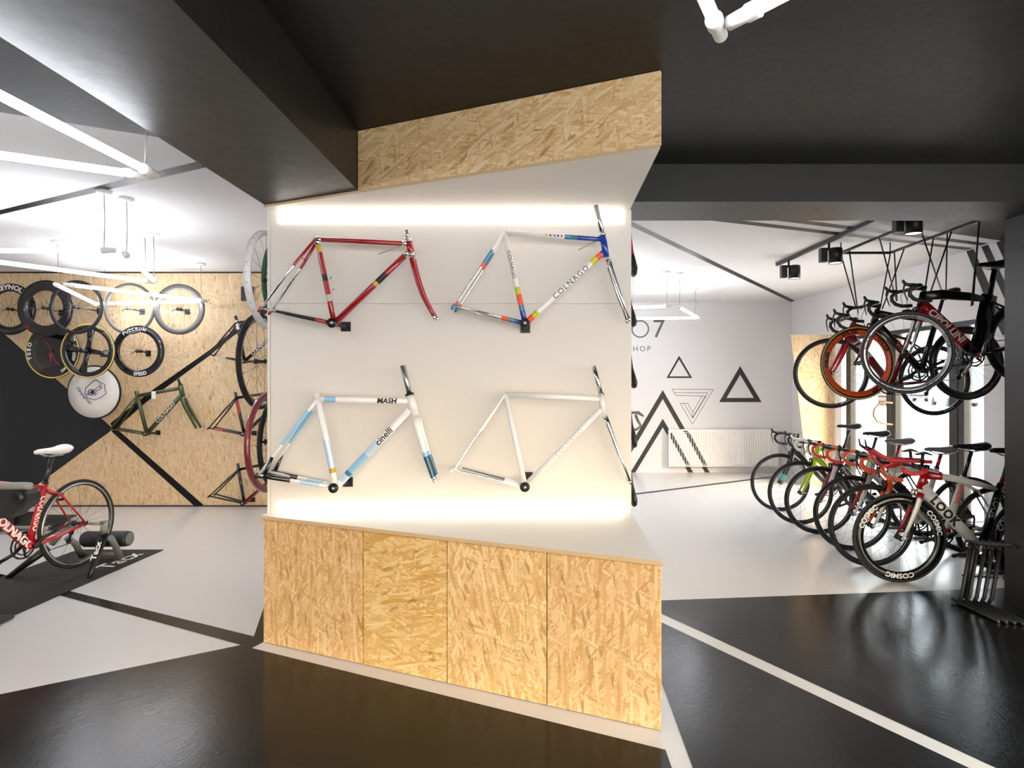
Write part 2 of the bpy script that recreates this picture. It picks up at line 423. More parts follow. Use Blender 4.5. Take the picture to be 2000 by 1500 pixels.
# walls
YL, YR = 1800 / 241.0, 1800 / 175.0
wl = MB((0, -1, 0))
wl.box((-9, YL, 0), (-1.0, YL + 0.12, CEIL), OSBW)
def wp(pts, m=B_FLOOR, y=YL - 0.002): wl.poly([P(x, yy, y) for x, yy in pts], m)
wp([(-160, 530), (0, 645), (216, 833), (221, 838), (104, 924.5), (15, 988.8), (-160, 988.8)], N_PAINT)
wp([(216, 826), (300, 760), (408.5, 684), (501, 607), (560, 560), (575, 570), (512, 618), (456, 656), (406, 697), (349.6, 738), (286, 785), (220, 843)], B_CEIL)
wp([(222, 834), (236.6, 845), (400.4, 988.8), (380, 988.8), (218, 843)], B_CEIL)
struct(wl, 'wall_left')
tr = MB(); tr.box((-9, YL - 0.01, CEIL - 0.016), (-1.0, YL - 0.003, CEIL), B_BEAM); struct(tr, 'trim_1')
tr = MB(); tr.box((-9, YL - 0.012, 0), (-1.0, YL - 0.003, 0.014), B_BEAM); struct(tr, 'baseboard_left')
w = MB(); w.box((-9.15, -4, 0), (-9, YL, CEIL), W_WALL); struct(w, 'wall_far_left')
w = MB(); w.box((-1.12, YL + 0.12, 0), (-1.0, YR, CEIL), W_WALL); struct(w, 'wall_partition')
w = MB((0, -1, 0))
w.box((-1.0, YR, 0), (4.3, YR + 0.12, CEIL), W_WALL)
YB = YR - 0.002
def bp_(pts, m=G_PAINT, y=YB): w.poly([P(1220 + x / 5.263, 660 + yy / 5.263, y) for x, yy in pts], m)
def outline(outer, inner, m=G_PAINT):
    n = len(outer)
    for i in range(n): bp_([outer[i], outer[(i + 1) % n], inner[(i + 1) % n], inner[i]], m)
outline([(560, 182), (695, 412), (430, 412)], [(560, 222), (662, 395), (460, 395)])
outline([(1187, 288), (1408, 660), (972, 660)], [(1187, 378), (1328, 617), (1048, 617)])
# two chevrons running down to the floor
bp_([(392, 535), (392, 628), (0, 1295), (0, 1200)]); bp_([(392, 535), (640, 970), (585, 970), (392, 628)])
bp_([(392, 830), (392, 920), (110, 1383), (60, 1383)]); bp_([(392, 830), (455, 935), (455, 1025), (392, 920)])
bp_([(792, 1325), (840, 1325), (876, 1383), (826, 1383)]); bp_([(622, 1325), (673, 1325), (705, 1383), (652, 1383)])
for q in ([(487, 527), (910, 530)], [(910, 530), (697, 888)], [(697, 888), (572, 672)], [(572, 672), (648, 672)], [(648, 672), (700, 765)], [(700, 765), (795, 597)], [(832, 597), (527, 592)],
          [(527, 592), (487, 527)], [(510, 563), (855, 565)], [(855, 565), (700, 825)], [(700, 825), (612, 675)], [(832, 597), (697, 822)], [(697, 765), (697, 825)]):
    (x0, y0), (x1, y1) = q; dx, dy = x1 - x0, y1 - y0; l = math.hypot(dx, dy); nx, ny = -dy / l * 2.2, dx / l * 2.2
    bp_([(x0 + nx, y0 + ny), (x1 + nx, y1 + ny), (x1 - nx, y1 - ny), (x0 - nx, y0 - ny)])
k = YR / f
w.text('7', 0.43, GL_PAINT, fmap(P(1274, 659, YB), (1, 0, 0), (0, 0, 1)), fine=9)
cO = P(1250.5, 642.5, YB)
w.lathe([(0.148, 0), (0.126, 0)], GL_PAINT, c=cO, axis='y', n=48, closed=False, smooth=False)
w.text('SHOP', 0.125, GL_PAINT, fmap(P(1226.5, 686, YB), (1, 0, 0), (0, 0, 1)), fine=9, space=1.35)
struct(w, 'wall_back')
# right wall (runs along the depth), with openings for the shop windows
w = MB((-1, 0, 0))
RW = lambda Y: 4.14 + (10.29 - Y) * 0.045
def rwall(y0, y1, z0, z1, m=W_WALL, t=0.16):
    w.prism([(RW(y0), y0, z0), (RW(y1), y1, z0), (RW(y1), y1, z1), (RW(y0), y0, z1)], (t, 0, 0), m)
rwall(8.72, 10.4, 0, CEIL); rwall(6.06, 8.72, 2.14, CEIL); rwall(4.2, 6.06, 0, CEIL)
rwall(2.4, 4.2, 0, CEIL); rwall(-3.2, 2.4, 2.3, CEIL); rwall(-4, -3.2, 0, CEIL); rwall(-3.2, 2.4, 0, 0.1)
def rp(pts, m=B_CEIL):
    w.poly([Vector((RW(y) - 0.002, y, z)) for y, z in pts], m)
def onR(x, y):
    # depth where the sight line meets the right wall
    s_ = (x - CX) / f; Y = (4.14 + 10.29 * 0.045) / (s_ + 0.045); return (Y, H - (y - CY) * Y / f)
rp([onR(1886.5, 488), onR(1901, 484), onR(1951, 600), onR(1975, 655), onR(1958, 655), onR(1932, 600)])
rp([onR(1915.4, 478.6), onR(1929, 475), onR(1990, 612), onR(1975, 612)])
rp([onR(1944, 469), onR(1962, 464), onR(1995, 560), onR(1985, 560)])
struct(w, 'wall_right')
w = MB(); w.box((-9, -4.15, 0), (4.7, -4, 0.5), W_WALL); w.box((-9, -4.15, 2.2), (4.7, -4, CEIL), W_WALL); w.box((-9, -4.15, .5), (-2.2, -4, 2.2), W_WALL)  # unseen wall; its openings are added to let daylight brighten the foreground
for x in (-1.3, 1.6, 4.5): w.box((x, -4.15, 0.5), (x + 0.15, -4, 2.2), W_WALL)
struct(w, 'wall_front')
# strand board panel on the right wall end
w = MB()
w.prism([P(1545, 654, 8.9), P(1641, 654, 8.9), P(1641, 950.2, 8.9), P(1580, 950.2, 8.9)], (0, 0.03, 0), OSBW, mside=EDGE)
tag(w.build('wooden_panel', org=P(1600, 950.2, 8.9)), 'tall strand board panel with slanted left edge beside the shop window', 'panel')

# beams and column
w = MB(); w.box((-1.62, -4, 2.53), (-1.0, 3.62, CEIL), B_BEAM); struct(w, 'beam_left')
w = MB(); w.box((0.52, 3.785, 2.617), (4.6, 4.227, CEIL), B_BEAM); struct(w, 'beam_right')
w = MB(); w.box((3.163, 3.5, 0), (4.5, 4.227, 2.617), B_BEAM); struct(w, 'column_right')
w = MB(); w.box((-1.62, 3.63, 0), (0.50, 4.9, CEIL - 0.002), W_WALL); struct(w, 'wall_pillar')

# ================================================================ DISPLAY UNIT
U0 = Vector(((515 - CX) / 507 * 1.5, 1800 / 507.0, 0)); U1 = Vector(((1290 - CX) / 680 * 1.5, 1800 / 680.0, 0))
ud = (U1 - U0).normalized(); un = Vector((-ud.y, ud.x, 0)); UL = (U1 - U0).length; uang = math.atan2(ud.y, ud.x)
WY = 3.6; CT = 0.735
def onU(x):
    s_ = (x - CX) / f; t = (s_ * U0.y - U0.x) / ((U1 - U0).x - s_ * (U1 - U0).y); return t
ts = [0, onU(709), onU(873), onU(1068), 1]
labs = ['narrow wedge end cabinet under the left end of the display counter', 'strand board cabinet with horizontal grain, second from the left under the counter',
        'strand board cabinet under the counter, third from the left end', 'strand board cabinet at the deep right end of the display counter']
oms = [OSB1, OSB2, OSB3, OSB1]
for i in range(4):
    a_, b2 = U0 + (U1 - U0) * ts[i], U0 + (U1 - U0) * ts[i + 1]; L_ = (b2 - a_).length
    r = empty('cabinet', labs[i], 'cabinet', a_, uang, group='strand board cabinets under the display counter')
    inv = Matrix.Rotation(-uang, 3, 'Z')
    def loc(p): return inv @ (Vector(p) - a_)
    q = [a_ + un * 0.02 + ud * 0.001, b2 + un * 0.02 - ud * 0.001, Vector((b2.x - 0.001, WY - 0.004, 0)), Vector((a_.x + 0.001, WY - 0.004, 0))]
    if i == 0: q = [a_ + un * 0.02 + ud * 0.03, b2 + un * 0.02 - ud * 0.001, Vector((b2.x - 0.001, WY - 0.004, 0)), Vector((a_.x + 0.03, WY - 0.004, 0))]
    m_ = MB(); m_.prism([loc(p) + Vector((0, 0, 0.001)) for p in q], (0, 0, CT - 0.022), BLKM); m_.build('body', r)  # body coloured black to stand in for shade in the door gaps
    m_ = MB(); m_.box((0.0035 if i else .0, 0, 0.004), (L_ - (0.0035 if i < 3 else 0), 0.018, CT - 0.025), oms[i]); m_.build('door', r)
# worktop
def wedge(z, t, mt, me, name, lab, cat, over=0.012, ymax=WY - 0.001):
    a_ = U0 - un * over - ud * 0.01; b2 = U1 - un * over + ud * 0.012
    q = [Vector((a_.x, a_.y, z)), Vector((b2.x, b2.y, z)), Vector((b2.x, ymax, z)), Vector((a_.x, ymax, z))]
    m_ = MB(); m_.prism(q, (0, 0, t), mt, mside=me); o = m_.build(name, org=Vector((a_.x, a_.y, z))); return tag(o, lab, cat)
wedge(CT - 0.02, 0.02, CTOP, EDGE, 'worktop', 'white wedge-shaped counter top with pale board edge over the cabinets', 'countertop')
# display wall (two white boards and a side edge)
r = empty('display_panel', 'white painted display wall of two boards carrying four bicycle frames', 'panel', (-1.62, WY, CT))
o0 = Vector((-1.62, WY, CT)); xl, xr = -1.62, 0.507; zs = P(0, 593, WY).z
m_ = MB(); m_.box((xl + 0.014, WY, CT), (xr, WY + 0.02, zs - 0.0008), CREAM); m_.build('board', r, org=o0)
m_ = MB(); m_.box((xl + 0.014, WY, zs + 0.0008), (xr, WY + 0.02, 2.515), CREAM); m_.build('board', r, org=o0)
m_ = MB(); m_.box((xl - 0.004, WY - 0.004, CT), (xl + 0.012, WY + 0.026, 2.515), CREAM); m_.build('edge_strip', r, org=o0)
# soffit box above
r = empty('overhead_box', 'strand board soffit box with white underside above the display wall', 'box', (U1.x, U1.y, 2.515))
o0 = Vector((U1.x, U1.y, 2.515))
a_ = U0.copy(); b2 = U1.copy()
m_ = MB(); m_.prism([Vector((a_.x, a_.y, 2.515)), Vector((b2.x, b2.y, 2.515)), Vector((b2.x, WY, 2.515)), Vector((a_.x, WY, 2.515))], (0, 0, 0.014), CREAM, mside=EDGE)
m_.build('underside', r, org=o0)
tb = onU(699); tj = onU(1043)
rr_ = Matrix.Rotation(uang, 3, 'Z')
for (t0_, t1_) in ((tb, tj), (tj, 1.0)):
    p0 = U0 + (U1 - U0) * t0_; l_ = UL * (t1_ - t0_)
    m_ = MB(); m_.box((0.0005, 0.001, 2.530), (l_ - 0.0005, 0.019, CEIL - 0.003), OSB4)
    o = m_.build('front_board', r); o.rotation_euler = (0, 0, uang); o.location = Vector((p0.x, p0.y, 0)) - o0
m_ = MB(); m_.box((U1.x - 0.018, U1.y + 0.02, 2.53), (U1.x, WY, CEIL - 0.003), B_CEIL); m_.build('side_board', r, org=o0)
# led profiles
def led(name, lab, z0, z1, y0, y1):
    m_ = MB(); m_.box((-1.56, y0, z0), (0.46, y1, z1), LEDG); o = m_.build(name, org=Vector((-1.56, y0, z0))); return tag(o, lab, 'light')
led('led_strip', 'glowing strip light along the top of the white display wall', 2.44, 2.50, WY - 0.012, WY - 0.001)
led('led_strip', 'glowing strip light along the counter at the foot of the display wall', CT + 0.008, CT + 0.066, WY - 0.012, WY - 0.001)

# ================================================================ BICYCLE PARTS
def tube(mb, a, b, r, m, segs=None, n=12, aero=1.0):
    r0, r1 = r if isinstance(r, (list, tuple)) else (r, r)
    mb.sweep([a, b], [(r0, r0 * aero), (r1, r1 * aero)], m, n=n, side=(0, 1, 0), segs=segs)

def wheel(parent, c, name='front_wheel', R=0.336, depth=0.028, rim=CARB, tyre=TYRE, spoke=SPK, nsp=20, sidewall=None, text=None, steer=0.0, cassette=False,
          rimband=None, bandf=.55, hubm=BLK, tw=0.0125, txm=TXTW, disc=False):
    c = vec(c); piv = None
    ro = R - 0.019; ri = ro - depth; wd = 0.0105
    mb = MB()
    prof = [(ro, -wd), (ro, wd), (ro - depth * bandf, wd * 1.05), (ri, wd * 0.45), (ri, -wd * 0.45), (ro - depth * bandf, -wd * 1.05)]
    mm = None
    if rimband: mm = [rim, rimband, rim, rim, rim, rimband]
    mb.lathe(prof, rim, n=56, mats=mm)
    if text:
        for (st, amid, sz, bold) in text:
            for sd in (-1, 1):
                mb.text(st, sz, txm, arcmap((0, 0, 0), ro - depth * 0.5 - sz * 0.36, amid, sd * (wd * 1.05 + 0.0015), mirror=-sd), bold=bold, center=True, fine=0.03)
    wo = mb.build(name, parent); wo.location = c; wo.rotation_euler = (0, 0, steer)
    mb = MB(); k = 16
    prof = [(ro - 0.003 + tw + tw * math.cos(2 * PI * i / k), tw * math.sin(2 * PI * i / k)) for i in range(k)]
    sm = None
    if sidewall: sm = [sidewall if (abs(math.sin(2 * PI * (i + .5) / k)) > 0.9) else tyre for i in range(k)]
    mb.lathe(prof, tyre, n=56, mats=sm); mb.build('tyre', wo)
    mb = MB()
    for i in range(nsp):
        a = 2 * PI * i / nsp; sd = 0.03 if i % 2 else -0.03; ah = a + (0.25 if (i // 2) % 2 else -0.25)
        mb.sweep([(0.02 * math.cos(ah), sd, 0.02 * math.sin(ah)), (ri * math.cos(a), 0, ri * math.sin(a))], 0.0009, spoke, n=4)
    mb.build('spokes', wo)
    mb = MB()
    mb.lathe([(0, -0.05), (0.006, -0.05), (0.006, -0.037), (0.021, -0.034), (0.021, -0.028), (0.012, -0.024), (0.012, 0.024), (0.021, 0.028), (0.021, 0.034), (0.006, 0.037), (0.006, 0.05), (0, 0.05)], hubm, n=16, closed=False)
    mb.build('hub', wo)
    if cassette:
        mb = MB()
        for i in range(8):
            rr = 0.05 - i * 0.0035
            mb.lathe([(0.012, -0.036 - i * 0.003), (rr, -0.036 - i * 0.003), (rr, -0.0345 - i * 0.003), (0.012, -0.0345 - i * 0.003)], SILV, n=22, smooth=False)
        mb.build('cassette', wo)
    return wo

def saddle(parent, p, m=BLK, tilt=0.0, accent=None, name='saddle', L=0.27, railm=SILV):
    """seat top centred at p (local x forward)"""
    p = vec(p); xs = [-.5, -.46, -.36, -.2, 0, .2, .38, .48, .5]; wa = [.03, .062, .07, .058, .032, .022, .019, .014, .005]; th = [.014, .028, .036, .033, .025, .020, .018, .014, .005]
    zo = [.014, .010, 0, -.006, -.004, 0, .001, -.003, -.008]
    mb = MB(); pts = [p + Vector((x * L, 0, z + x * L * math.sin(tilt))) for x, z in zip(xs, zo)]
    mb.sweep(pts, list(zip(wa, th)), m, n=14, side=(0, 1, 0), segs=[(0.35, m), (0.75, accent or m), (1, m)] if accent else None)
    s_ = mb.build(name, parent)
    mb = MB()
    for sd in (-1, 1):
        mb.sweep([p + Vector((-.1, sd * .035, -.012)), p + Vector((-.07, sd * .026, -.04)), p + Vector((0.03, sd * .022, -.042)), p + Vector((.1, sd * .008, -.012))], 0.0035, railm, n=6)
    mb.build('rails', s_)
    return s_

def drop_bar(parent, c, tape=BLK, hood=BLK, lever=BLK, steer=0.0, drop=0.125, reach=0.085, barm=BLK, levers=True):
    """handlebar centred at c: tops across, forward ramps, hooks back"""
    piv = vec(c)
    def tr(p):
        p = vec(p); ca, sa = math.cos(steer), math.sin(steer); return piv + Vector((p.x * ca - p.y * sa, p.x * sa + p.y * ca, p.z))
    mb = MB(); mb.sweep([tr((0, -.12, 0)), tr((0, .12, 0))], 0.0135, barm, n=10)
    bo = mb.build('handlebar', parent)
    for sd in (-1, 1):
        mb = MB(); y = sd * .2
        path = [(0, sd * .08, 0), (0, sd * .165, 0), (.015, sd * .19, 0), (.045, y, -.002), (reach * .8, y, -.01), (reach + .012, y, -.035), (reach + .012, y, -.07), (reach - .015, y, -.105), (reach * .3, y, -drop), (-.03, y, -drop - .004), (-.055, y, -drop - .004)]
        mb.sweep([tr(p) for p in path], 0.0155, tape, n=10); mb.build('bar_tape', bo)
        if levers:
            mb = MB(); mb.sweep([tr((.05, y, .002)), tr((.09, y, .008)), tr((.12, y, .018)), tr((.135, y, .04)), tr((.138, y, .055))], [(.015, .016), (.015, .018), (.013, .017), (.012, .013), (.008, .008)], hood, n=10)
            h_ = mb.build('brake_hood', bo)
            mb = MB(); mb.sweep([tr((.128, y, .02)), tr((.14, y, -.02)), tr((.13, y, -.07)), tr((.118, y, -.115))], [(.007, .008), (.008, .006), (.007, .005), (.004, .004)], lever, n=8); mb.build('brake_lever', h_)
    return bo

def crank(parent, bb, ang=-0.6, ring=BLK, arm=BLK, side=-1, rr=0.095):
    """chain side is local -y (rider's right)"""
    bb = vec(bb); mb = MB()
    y = side * 0.045
    mb.lathe([(rr, y - .0015), (rr, y + .0015), (rr - .012, y + .0015), (rr - .012, y - .0015)], ring, c=bb, n=44, smooth=False)
    mb.lathe([(rr - .026, y + side * -.007), (rr - .026, y + side * -.004), (rr - .036, y + side * -.004), (rr - .036, y + side * -.007)], ring, c=bb, n=36, smooth=False)
    for i in range(44):
        a = 2 * PI * i / 44; mb.box(bb + Vector((rr * math.cos(a) - .002, y - .001, rr * math.sin(a) - .002)), bb + Vector((rr * math.cos(a) + .002, y + .001, rr * math.sin(a) + .002)), ring)
    for i in range(5):
        a = ang + 2 * PI * i / 5; mb.sweep([bb + Vector((0, y, 0)), bb + Vector(((rr - .01) * math.cos(a), y, (rr - .01) * math.sin(a)))], [(.004, .013), (.003, .008)], ring, n=8, side=(0, 1, 0))
    mb.build('chainring', parent)
    for k, sd in ((0, side), (PI, -side)):
        a = ang + k; mb = MB(); y0 = sd * .06
        tip = bb + Vector((.17 * math.cos(a), sd * .075, .17 * math.sin(a)))
        mb.sweep([bb + Vector((0, y0, 0)), bb.lerp(tip, .5) + Vector((0, sd * .033, 0)) * 0 + Vector((0, 0, 0)), tip], [(.009, .018), (.008, .013), (.008, .013)], arm, n=10, side=(0, 1, 0))
        mb.cyl(bb + Vector((0, sd * .03, 0)), bb + Vector((0, sd * .068, 0)), .017, arm)
        mb.cyl(tip + Vector((0, -.008, 0)), tip + Vector((0, .008, 0)), .014, arm)
        mb.build('crank_arm', parent)

def derailleur(parent, rh, bb, rr=0.095, cr=0.036, side=-1):
    rh = vec(rh); bb = vec(bb); mb = MB(); y = side * .05
    j1 = rh + Vector((.01, y, -.07)); j2 = rh + Vector((.035, y, -.13))
    mb.sweep([rh + Vector((0, y, -.01)), rh + Vector((-.02, y, -.04)), j1], [(.01, .012), (.012, .015), (.008, .01)], BLK, n=8, side=(0, 1, 0))
    mb.sweep([j1, j2], [(.008, .012)] * 2, BLK, n=8, side=(0, 1, 0))
    for j in (j1, j2): mb.cyl(j + Vector((0, -.004, 0)), j + Vector((0, .004, 0)), .021, BLK)
    mb.build('rear_derailleur', parent)
    mb = MB(); yv = side * .045
    pts = [bb + Vector((0, yv - bb.y, rr)), rh + Vector((0, yv, cr)), rh + Vector((-cr, yv, 0)), j1 + Vector((.02, 0, 0)), j2 + Vector((-.02, 0, -.005)), j2 + Vector((0, 0, -.021)), bb + Vector((0, yv, -rr))]
    pts += [bb + Vector((rr * math.cos(a), yv, rr * math.sin(a))) for a in (-PI / 3, -PI / 6, 0, PI / 6, PI / 3)]
    mb.sweep(pts, [(.0035, .0035)] * len(pts), DGREY, n=4, side=(0, 1, 0), closed=True); mb.build('chain', parent)

def caliper(parent, p, m=BLK, s=1.0):
    p = vec(p); mb = MB()
    for sd in (-1, 1):
        mb.sweep([p + Vector((0, sd * .004, .012)), p + Vector((.004, sd * .03, .008)), p + Vector((.004, sd * .034, -.02)), p + Vector((0, sd * .02, -.035))], [(.007, .008)] * 4, m, n=8)
        mb.box(p + Vector((-.026, sd * .018 - .004, -.043)), p + Vector((.026, sd * .018 + .004, -.031)), m)
    mb.cyl(p + Vector((-.015, 0, .006)), p + Vector((.014, 0, .006)), .01, m); mb.build('brake_caliper', parent)

def bicycle(name, label, loc, rz, S, pitch=0.0, group=None):
    """S: style. local x forward, z up, origin on the ground under the front hub"""
    r = empty(name, label, 'bicycle', loc, group=group, rot=(0, 0, 0))
    r.rotation_mode = 'XYZ'
    r.matrix_world = Matrix.Translation(loc) @ Matrix.Rotation(rz, 4, 'Z') @ Matrix.Translation((0, 0, .336)) @ Matrix.Rotation(-pitch, 4, 'Y') @ Matrix.Translation((0, 0, -.336))
    fc = S.get('fc', .58); FH = Vector((0, 0, .336)); RH = Vector((-.985, 0, .336)); BBp = Vector((-fc, 0, .268))
    st = S.get('st', .50); SC = BBp + Vector((-.284, 0, .959)) * st; sdrop = S.get('saddle_h', .70)
    ST = BBp + Vector((-.284, 0, .959)) * (sdrop - .045)
    CR = Vector((-.146, 0, .690)); u = Vector((-.292, 0, .956)); HT = CR + u * S.get('ht', .14); HL = CR + u * .015
    aero = S.get('aero', 1.25); c = S
    # frame
    mb = MB()
    tube(mb, HL, HT, (.024, .021), c['head'], n=14, aero=c.get('headaero', 1.35))
    tube(mb, CR + u * .035, BBp + Vector((.005, 0, .005)), c.get('rdt', (.021, .022)), c['down'], segs=c.get('down_s'), aero=aero * 1.15)
    tt0 = HT - u * .025; tt1 = SC + Vector((0, 0, -.01 - c.get('slope', .03)))
    bow = c.get('bow', 0.0)
    mb.sweep([tt0, tt0.lerp(tt1, .3) + Vector((0, 0, bow)), tt0.lerp(tt1, .7) + Vector((0, 0, bow * .8)), tt1], [(.019, .019 * aero), (.017, .015 * aero * c.get('tk', 1)), (.015, .013 * aero * c.get('tk', 1)), (.014, .013 * c.get('tk', 1))], c['top'], n=12, side=(0, 1, 0), segs=c.get('top_s'))
    tube(mb, BBp, SC, (.019, .017), c['seat'], segs=c.get('seat_s'), aero=aero * c.get('seataero', 1))
    for sd in (-1, 1):
        D = RH + Vector((0, sd * .066, 0))
        mb.sweep([BBp + Vector((-.02, sd * .022, 0)), BBp.lerp(RH, .45) + Vector((0, sd * .045, -.006)), D], [(.010, .015), (.009, .013), (.008, .008)], c['stay'], n=10, side=(0, 1, 0), segs=c.get('cs_s'))
        mb.sweep([SC + Vector((-.004, sd * .012, -.03 - c.get('slope', .03))), SC.lerp(RH, .3) + Vector((-.01, sd * .035, .012)), D], [(.008, .011), (.007, .009), (.006, .007)], c.get('sstay', c['stay']), n=10, side=(0, 1, 0), segs=c.get('ss_s'))
        mb.sweep([D + Vector((-.018, 0, .006)), D + Vector((.018, 0, -.006))], [(.004, .014)] * 2, c.get('drop', BLK), n=8, side=(0, 1, 0))
    mb.cyl(BBp + Vector((0, -.042, 0)), BBp + Vector((0, .042, 0)), .024, c.get('bbm', c['down']), n=18)
    fr = mb.build('frame', r)
    if c.get('words'):
        mb = MB()
        for (wd, where, t0_, size, m_, opt) in c['words']:
            a_, b2 = {'down': (CR + u * .035, BBp), 'seat': (SC, BBp), 'top': (tt0, tt1)}[where]
            rd_ = c.get('rdt', (.021, .022))[0]; radii = {'down': (rd_, rd_ * aero * 1.15), 'seat': (.0185, .018 * aero * c.get('seataero', 1)), 'top': (.017, .015 * aero)}[where]; rad = .02
            for sd in (-1, 1):
                A_, B_ = (a_, b2)
                t = (B_ - A_).normalized(); L_ = (B_ - A_).length
                A2 = A_ + t * (t0_ * L_); mir = 1
                sv = Vector((0, sd, 0)); wv = t.cross(sv) * -1      # up of the letters
                if opt.get('flip'): A2 = A2; 
                # text must read left to right seen from its own side: on the +y side forward is left
                if sd == 1: base, dr = A2, t
                else: base, dr = A2 + t * opt['len'], -t
                up = dr.cross(-sv)
                if up.z < 0 and abs(up.z) > .05: up = -up if False else up
                def fn(uu, vv, base=base, dr=dr, sv=sv, up=up, rad=rad):
                    rx_, rz_ = radii
                    q = max(-.97, min(.97, (vv - opt.get('v', size * .36)) / rz_)); a = math.asin(q)
                    return base + dr * uu + sv * (rx_ * math.cos(a) + .0016) + up * (rz_ * q)
                mb.text(wd, size, m_, fn, fine=.012, bold=opt.get('bold', .02), shear=opt.get('shear', 0), space=opt.get('space', 1))
        mb.build('lettering', fr)
    # fork
    for_s = c.get('steer', 0.0)
    mb = MB(); fork = c['fork']
    mb.sweep([CR + u * -.012, CR + u * .016], [(.024, .026), (.02, .022)], c.get('crown', fork), n=12, side=(0, 1, 0))
    for sd in (-1, 1):
        seg = c.get('fork_s_near' if sd == 1 else 'fork_s_far', c.get('fork_s'))
        mb.sweep([CR + Vector((0, sd * .03, -.01)), CR.lerp(FH, .35) + Vector((-.012, sd * .042, 0)), CR.lerp(FH, .75) + Vector((-.010, sd * .047, 0)), FH + Vector((0, sd * .050, 0))], [(.011, .022), (.009, .020), (.007, .014), (.006, .009)], fork, n=10, side=(0, 1, 0), segs=seg)
    fo = mb.build('fork', r)
    mb = MB(); mb.cyl(FH + Vector((0, -.058, 0)), FH + Vector((0, .058, 0)), .007, SILV, n=8); mb.sweep([FH + Vector((0, .06, 0)), FH + Vector((-.05, .064, .012))], .004, SILV, n=6); mb.build('quick_release', fo)
    # wheels
    wheel(r, FH, 'front_wheel', steer=for_s, **c.get('fw', {}))
    wheel(r, RH, 'rear_wheel', cassette=True, **c.get('rw', c.get('fw', {})))
    crank(r, BBp, ang=c.get('crank_a', -.5), ring=c.get('ring', BLK), arm=c.get('arm', BLK))
    derailleur(r, RH, BBp)
    caliper(r, CR + Vector((.035, 0, -.0)), c.get('brake', BLK))
    caliper(r, SC.lerp(RH, .32) + Vector((-.028, 0, .01)), c.get('brake', BLK))
    # seat post and saddle
    mb = MB(); mb.sweep([SC, ST], [(.0135, .0135 * c.get('postaero', 1.2))] * 2, c.get('post', CARB), n=12, side=(0, 1, 0), segs=c.get('post_s'))
    mb.sweep([SC + Vector((.001, 0, -.004)), SC + Vector((-.003, 0, .012))], [(.02, .022)] * 2, c.get('collar', BLK), n=12, side=(0, 1, 0)); mb.build('seat_post', r)
    saddle(r, ST + Vector((.005, 0, .045)), c.get('saddle', BLK), accent=c.get('saddle_accent'), tilt=c.get('sadtilt', 0))
    # stem and bar
    SH = HT + u * c.get('spacer', .035); BC = SH + Vector((.095, 0, c.get('stemrise', .012)))
    mb = MB(); mb.sweep([HT, SH + u * .02], [.017, .018], c.get('spacerm', BLK), n=12); mb.sweep([SH, BC], [(.016, .018), (.015, .016)], c.get('stem', BLK), n=10, side=(0, 1, 0)); mb.cyl(BC + Vector((0, -.022, 0)), BC + Vector((0, .022, 0)), .02, c.get('stem', BLK)); mb.build('stem', r)
    if c.get('tri'):
        mb = MB(); mb.sweep([BC + Vector((0, -.19, -.01)), BC + Vector((0, 0, 0)), BC + Vector((0, .19, -.01))], [(.016, .011)] * 3, BLK, n=10)
        hb = mb.build('handlebar', r)
        for sd in (-1, 1):
            mb = MB(); y = sd * .2
            mb.sweep([BC + Vector(p) for p in ((0, sd * .14, -.01), (.01, y, -.012), (.05, y, -.03), (.11, y, -.035), (.16, y, -.02), (.175, y, .01))], .0155, c['tape'], n=10); mb.build('bar_tape', hb)
            mb = MB(); y = sd * .055
            mb.sweep([BC + Vector(p) for p in ((-.10, y, .035), (.0, y, .04), (.18, y, .045), (.25, y, .075), (.33, y, .125))], .0145, c['tape'], n=10)
            ex = mb.build('aero_extension', hb)
            mb = MB(); mb.sweep([BC + Vector((.33, y, .125)), BC + Vector((.365, y, .148)), BC + Vector((.375, y, .2))], [.011, .01, .005], BLK, n=8); mb.build('shifter', ex)
            mb = MB(); mb.sweep([BC + Vector((-.07, sd * .1, .095)), BC + Vector((-.03, sd * .1, .108)), BC + Vector((.03, sd * .1, .095))], [(.035, .006), (.048, .011), (.03, .006)], BLK, n=12, side=(0, 1, 0))
            mb.cyl(BC + Vector((-.02, sd * .08, .02)), BC + Vector((-.02, sd * .09, .095)), .012, BLK); mb.build('arm_pad', hb)
            mb = MB(); mb.sweep([BC + Vector(p) for p in ((.36, y, .14), (.30, y, .03), (.24, y + sd * .03, -.03), (.14, sd * .03, -.12), (.05, 0, -.16))], .0025, BLK, n=6); mb.build('cable', hb)
    else:
        hb = drop_bar(r, BC, tape=c.get('tape', BLK), hood=c.get('hood', BLK), steer=c.get('barsteer', for_s), levers=True)
        mb = MB()
        for sd in (-1, 1): mb.sweep([BC + Vector(p) for p in ((.01, sd * .07, -.012), (.07, sd * .06, -.05), (.08, sd * .03, -.12), (.03, 0, -.19))], .0022, BLK, n=6)
        mb.build('cable', hb)
    if c.get('extra'): c['extra'](r, fr, locals())
    return r

def dbl(**k): return dict(k)
bikes = []
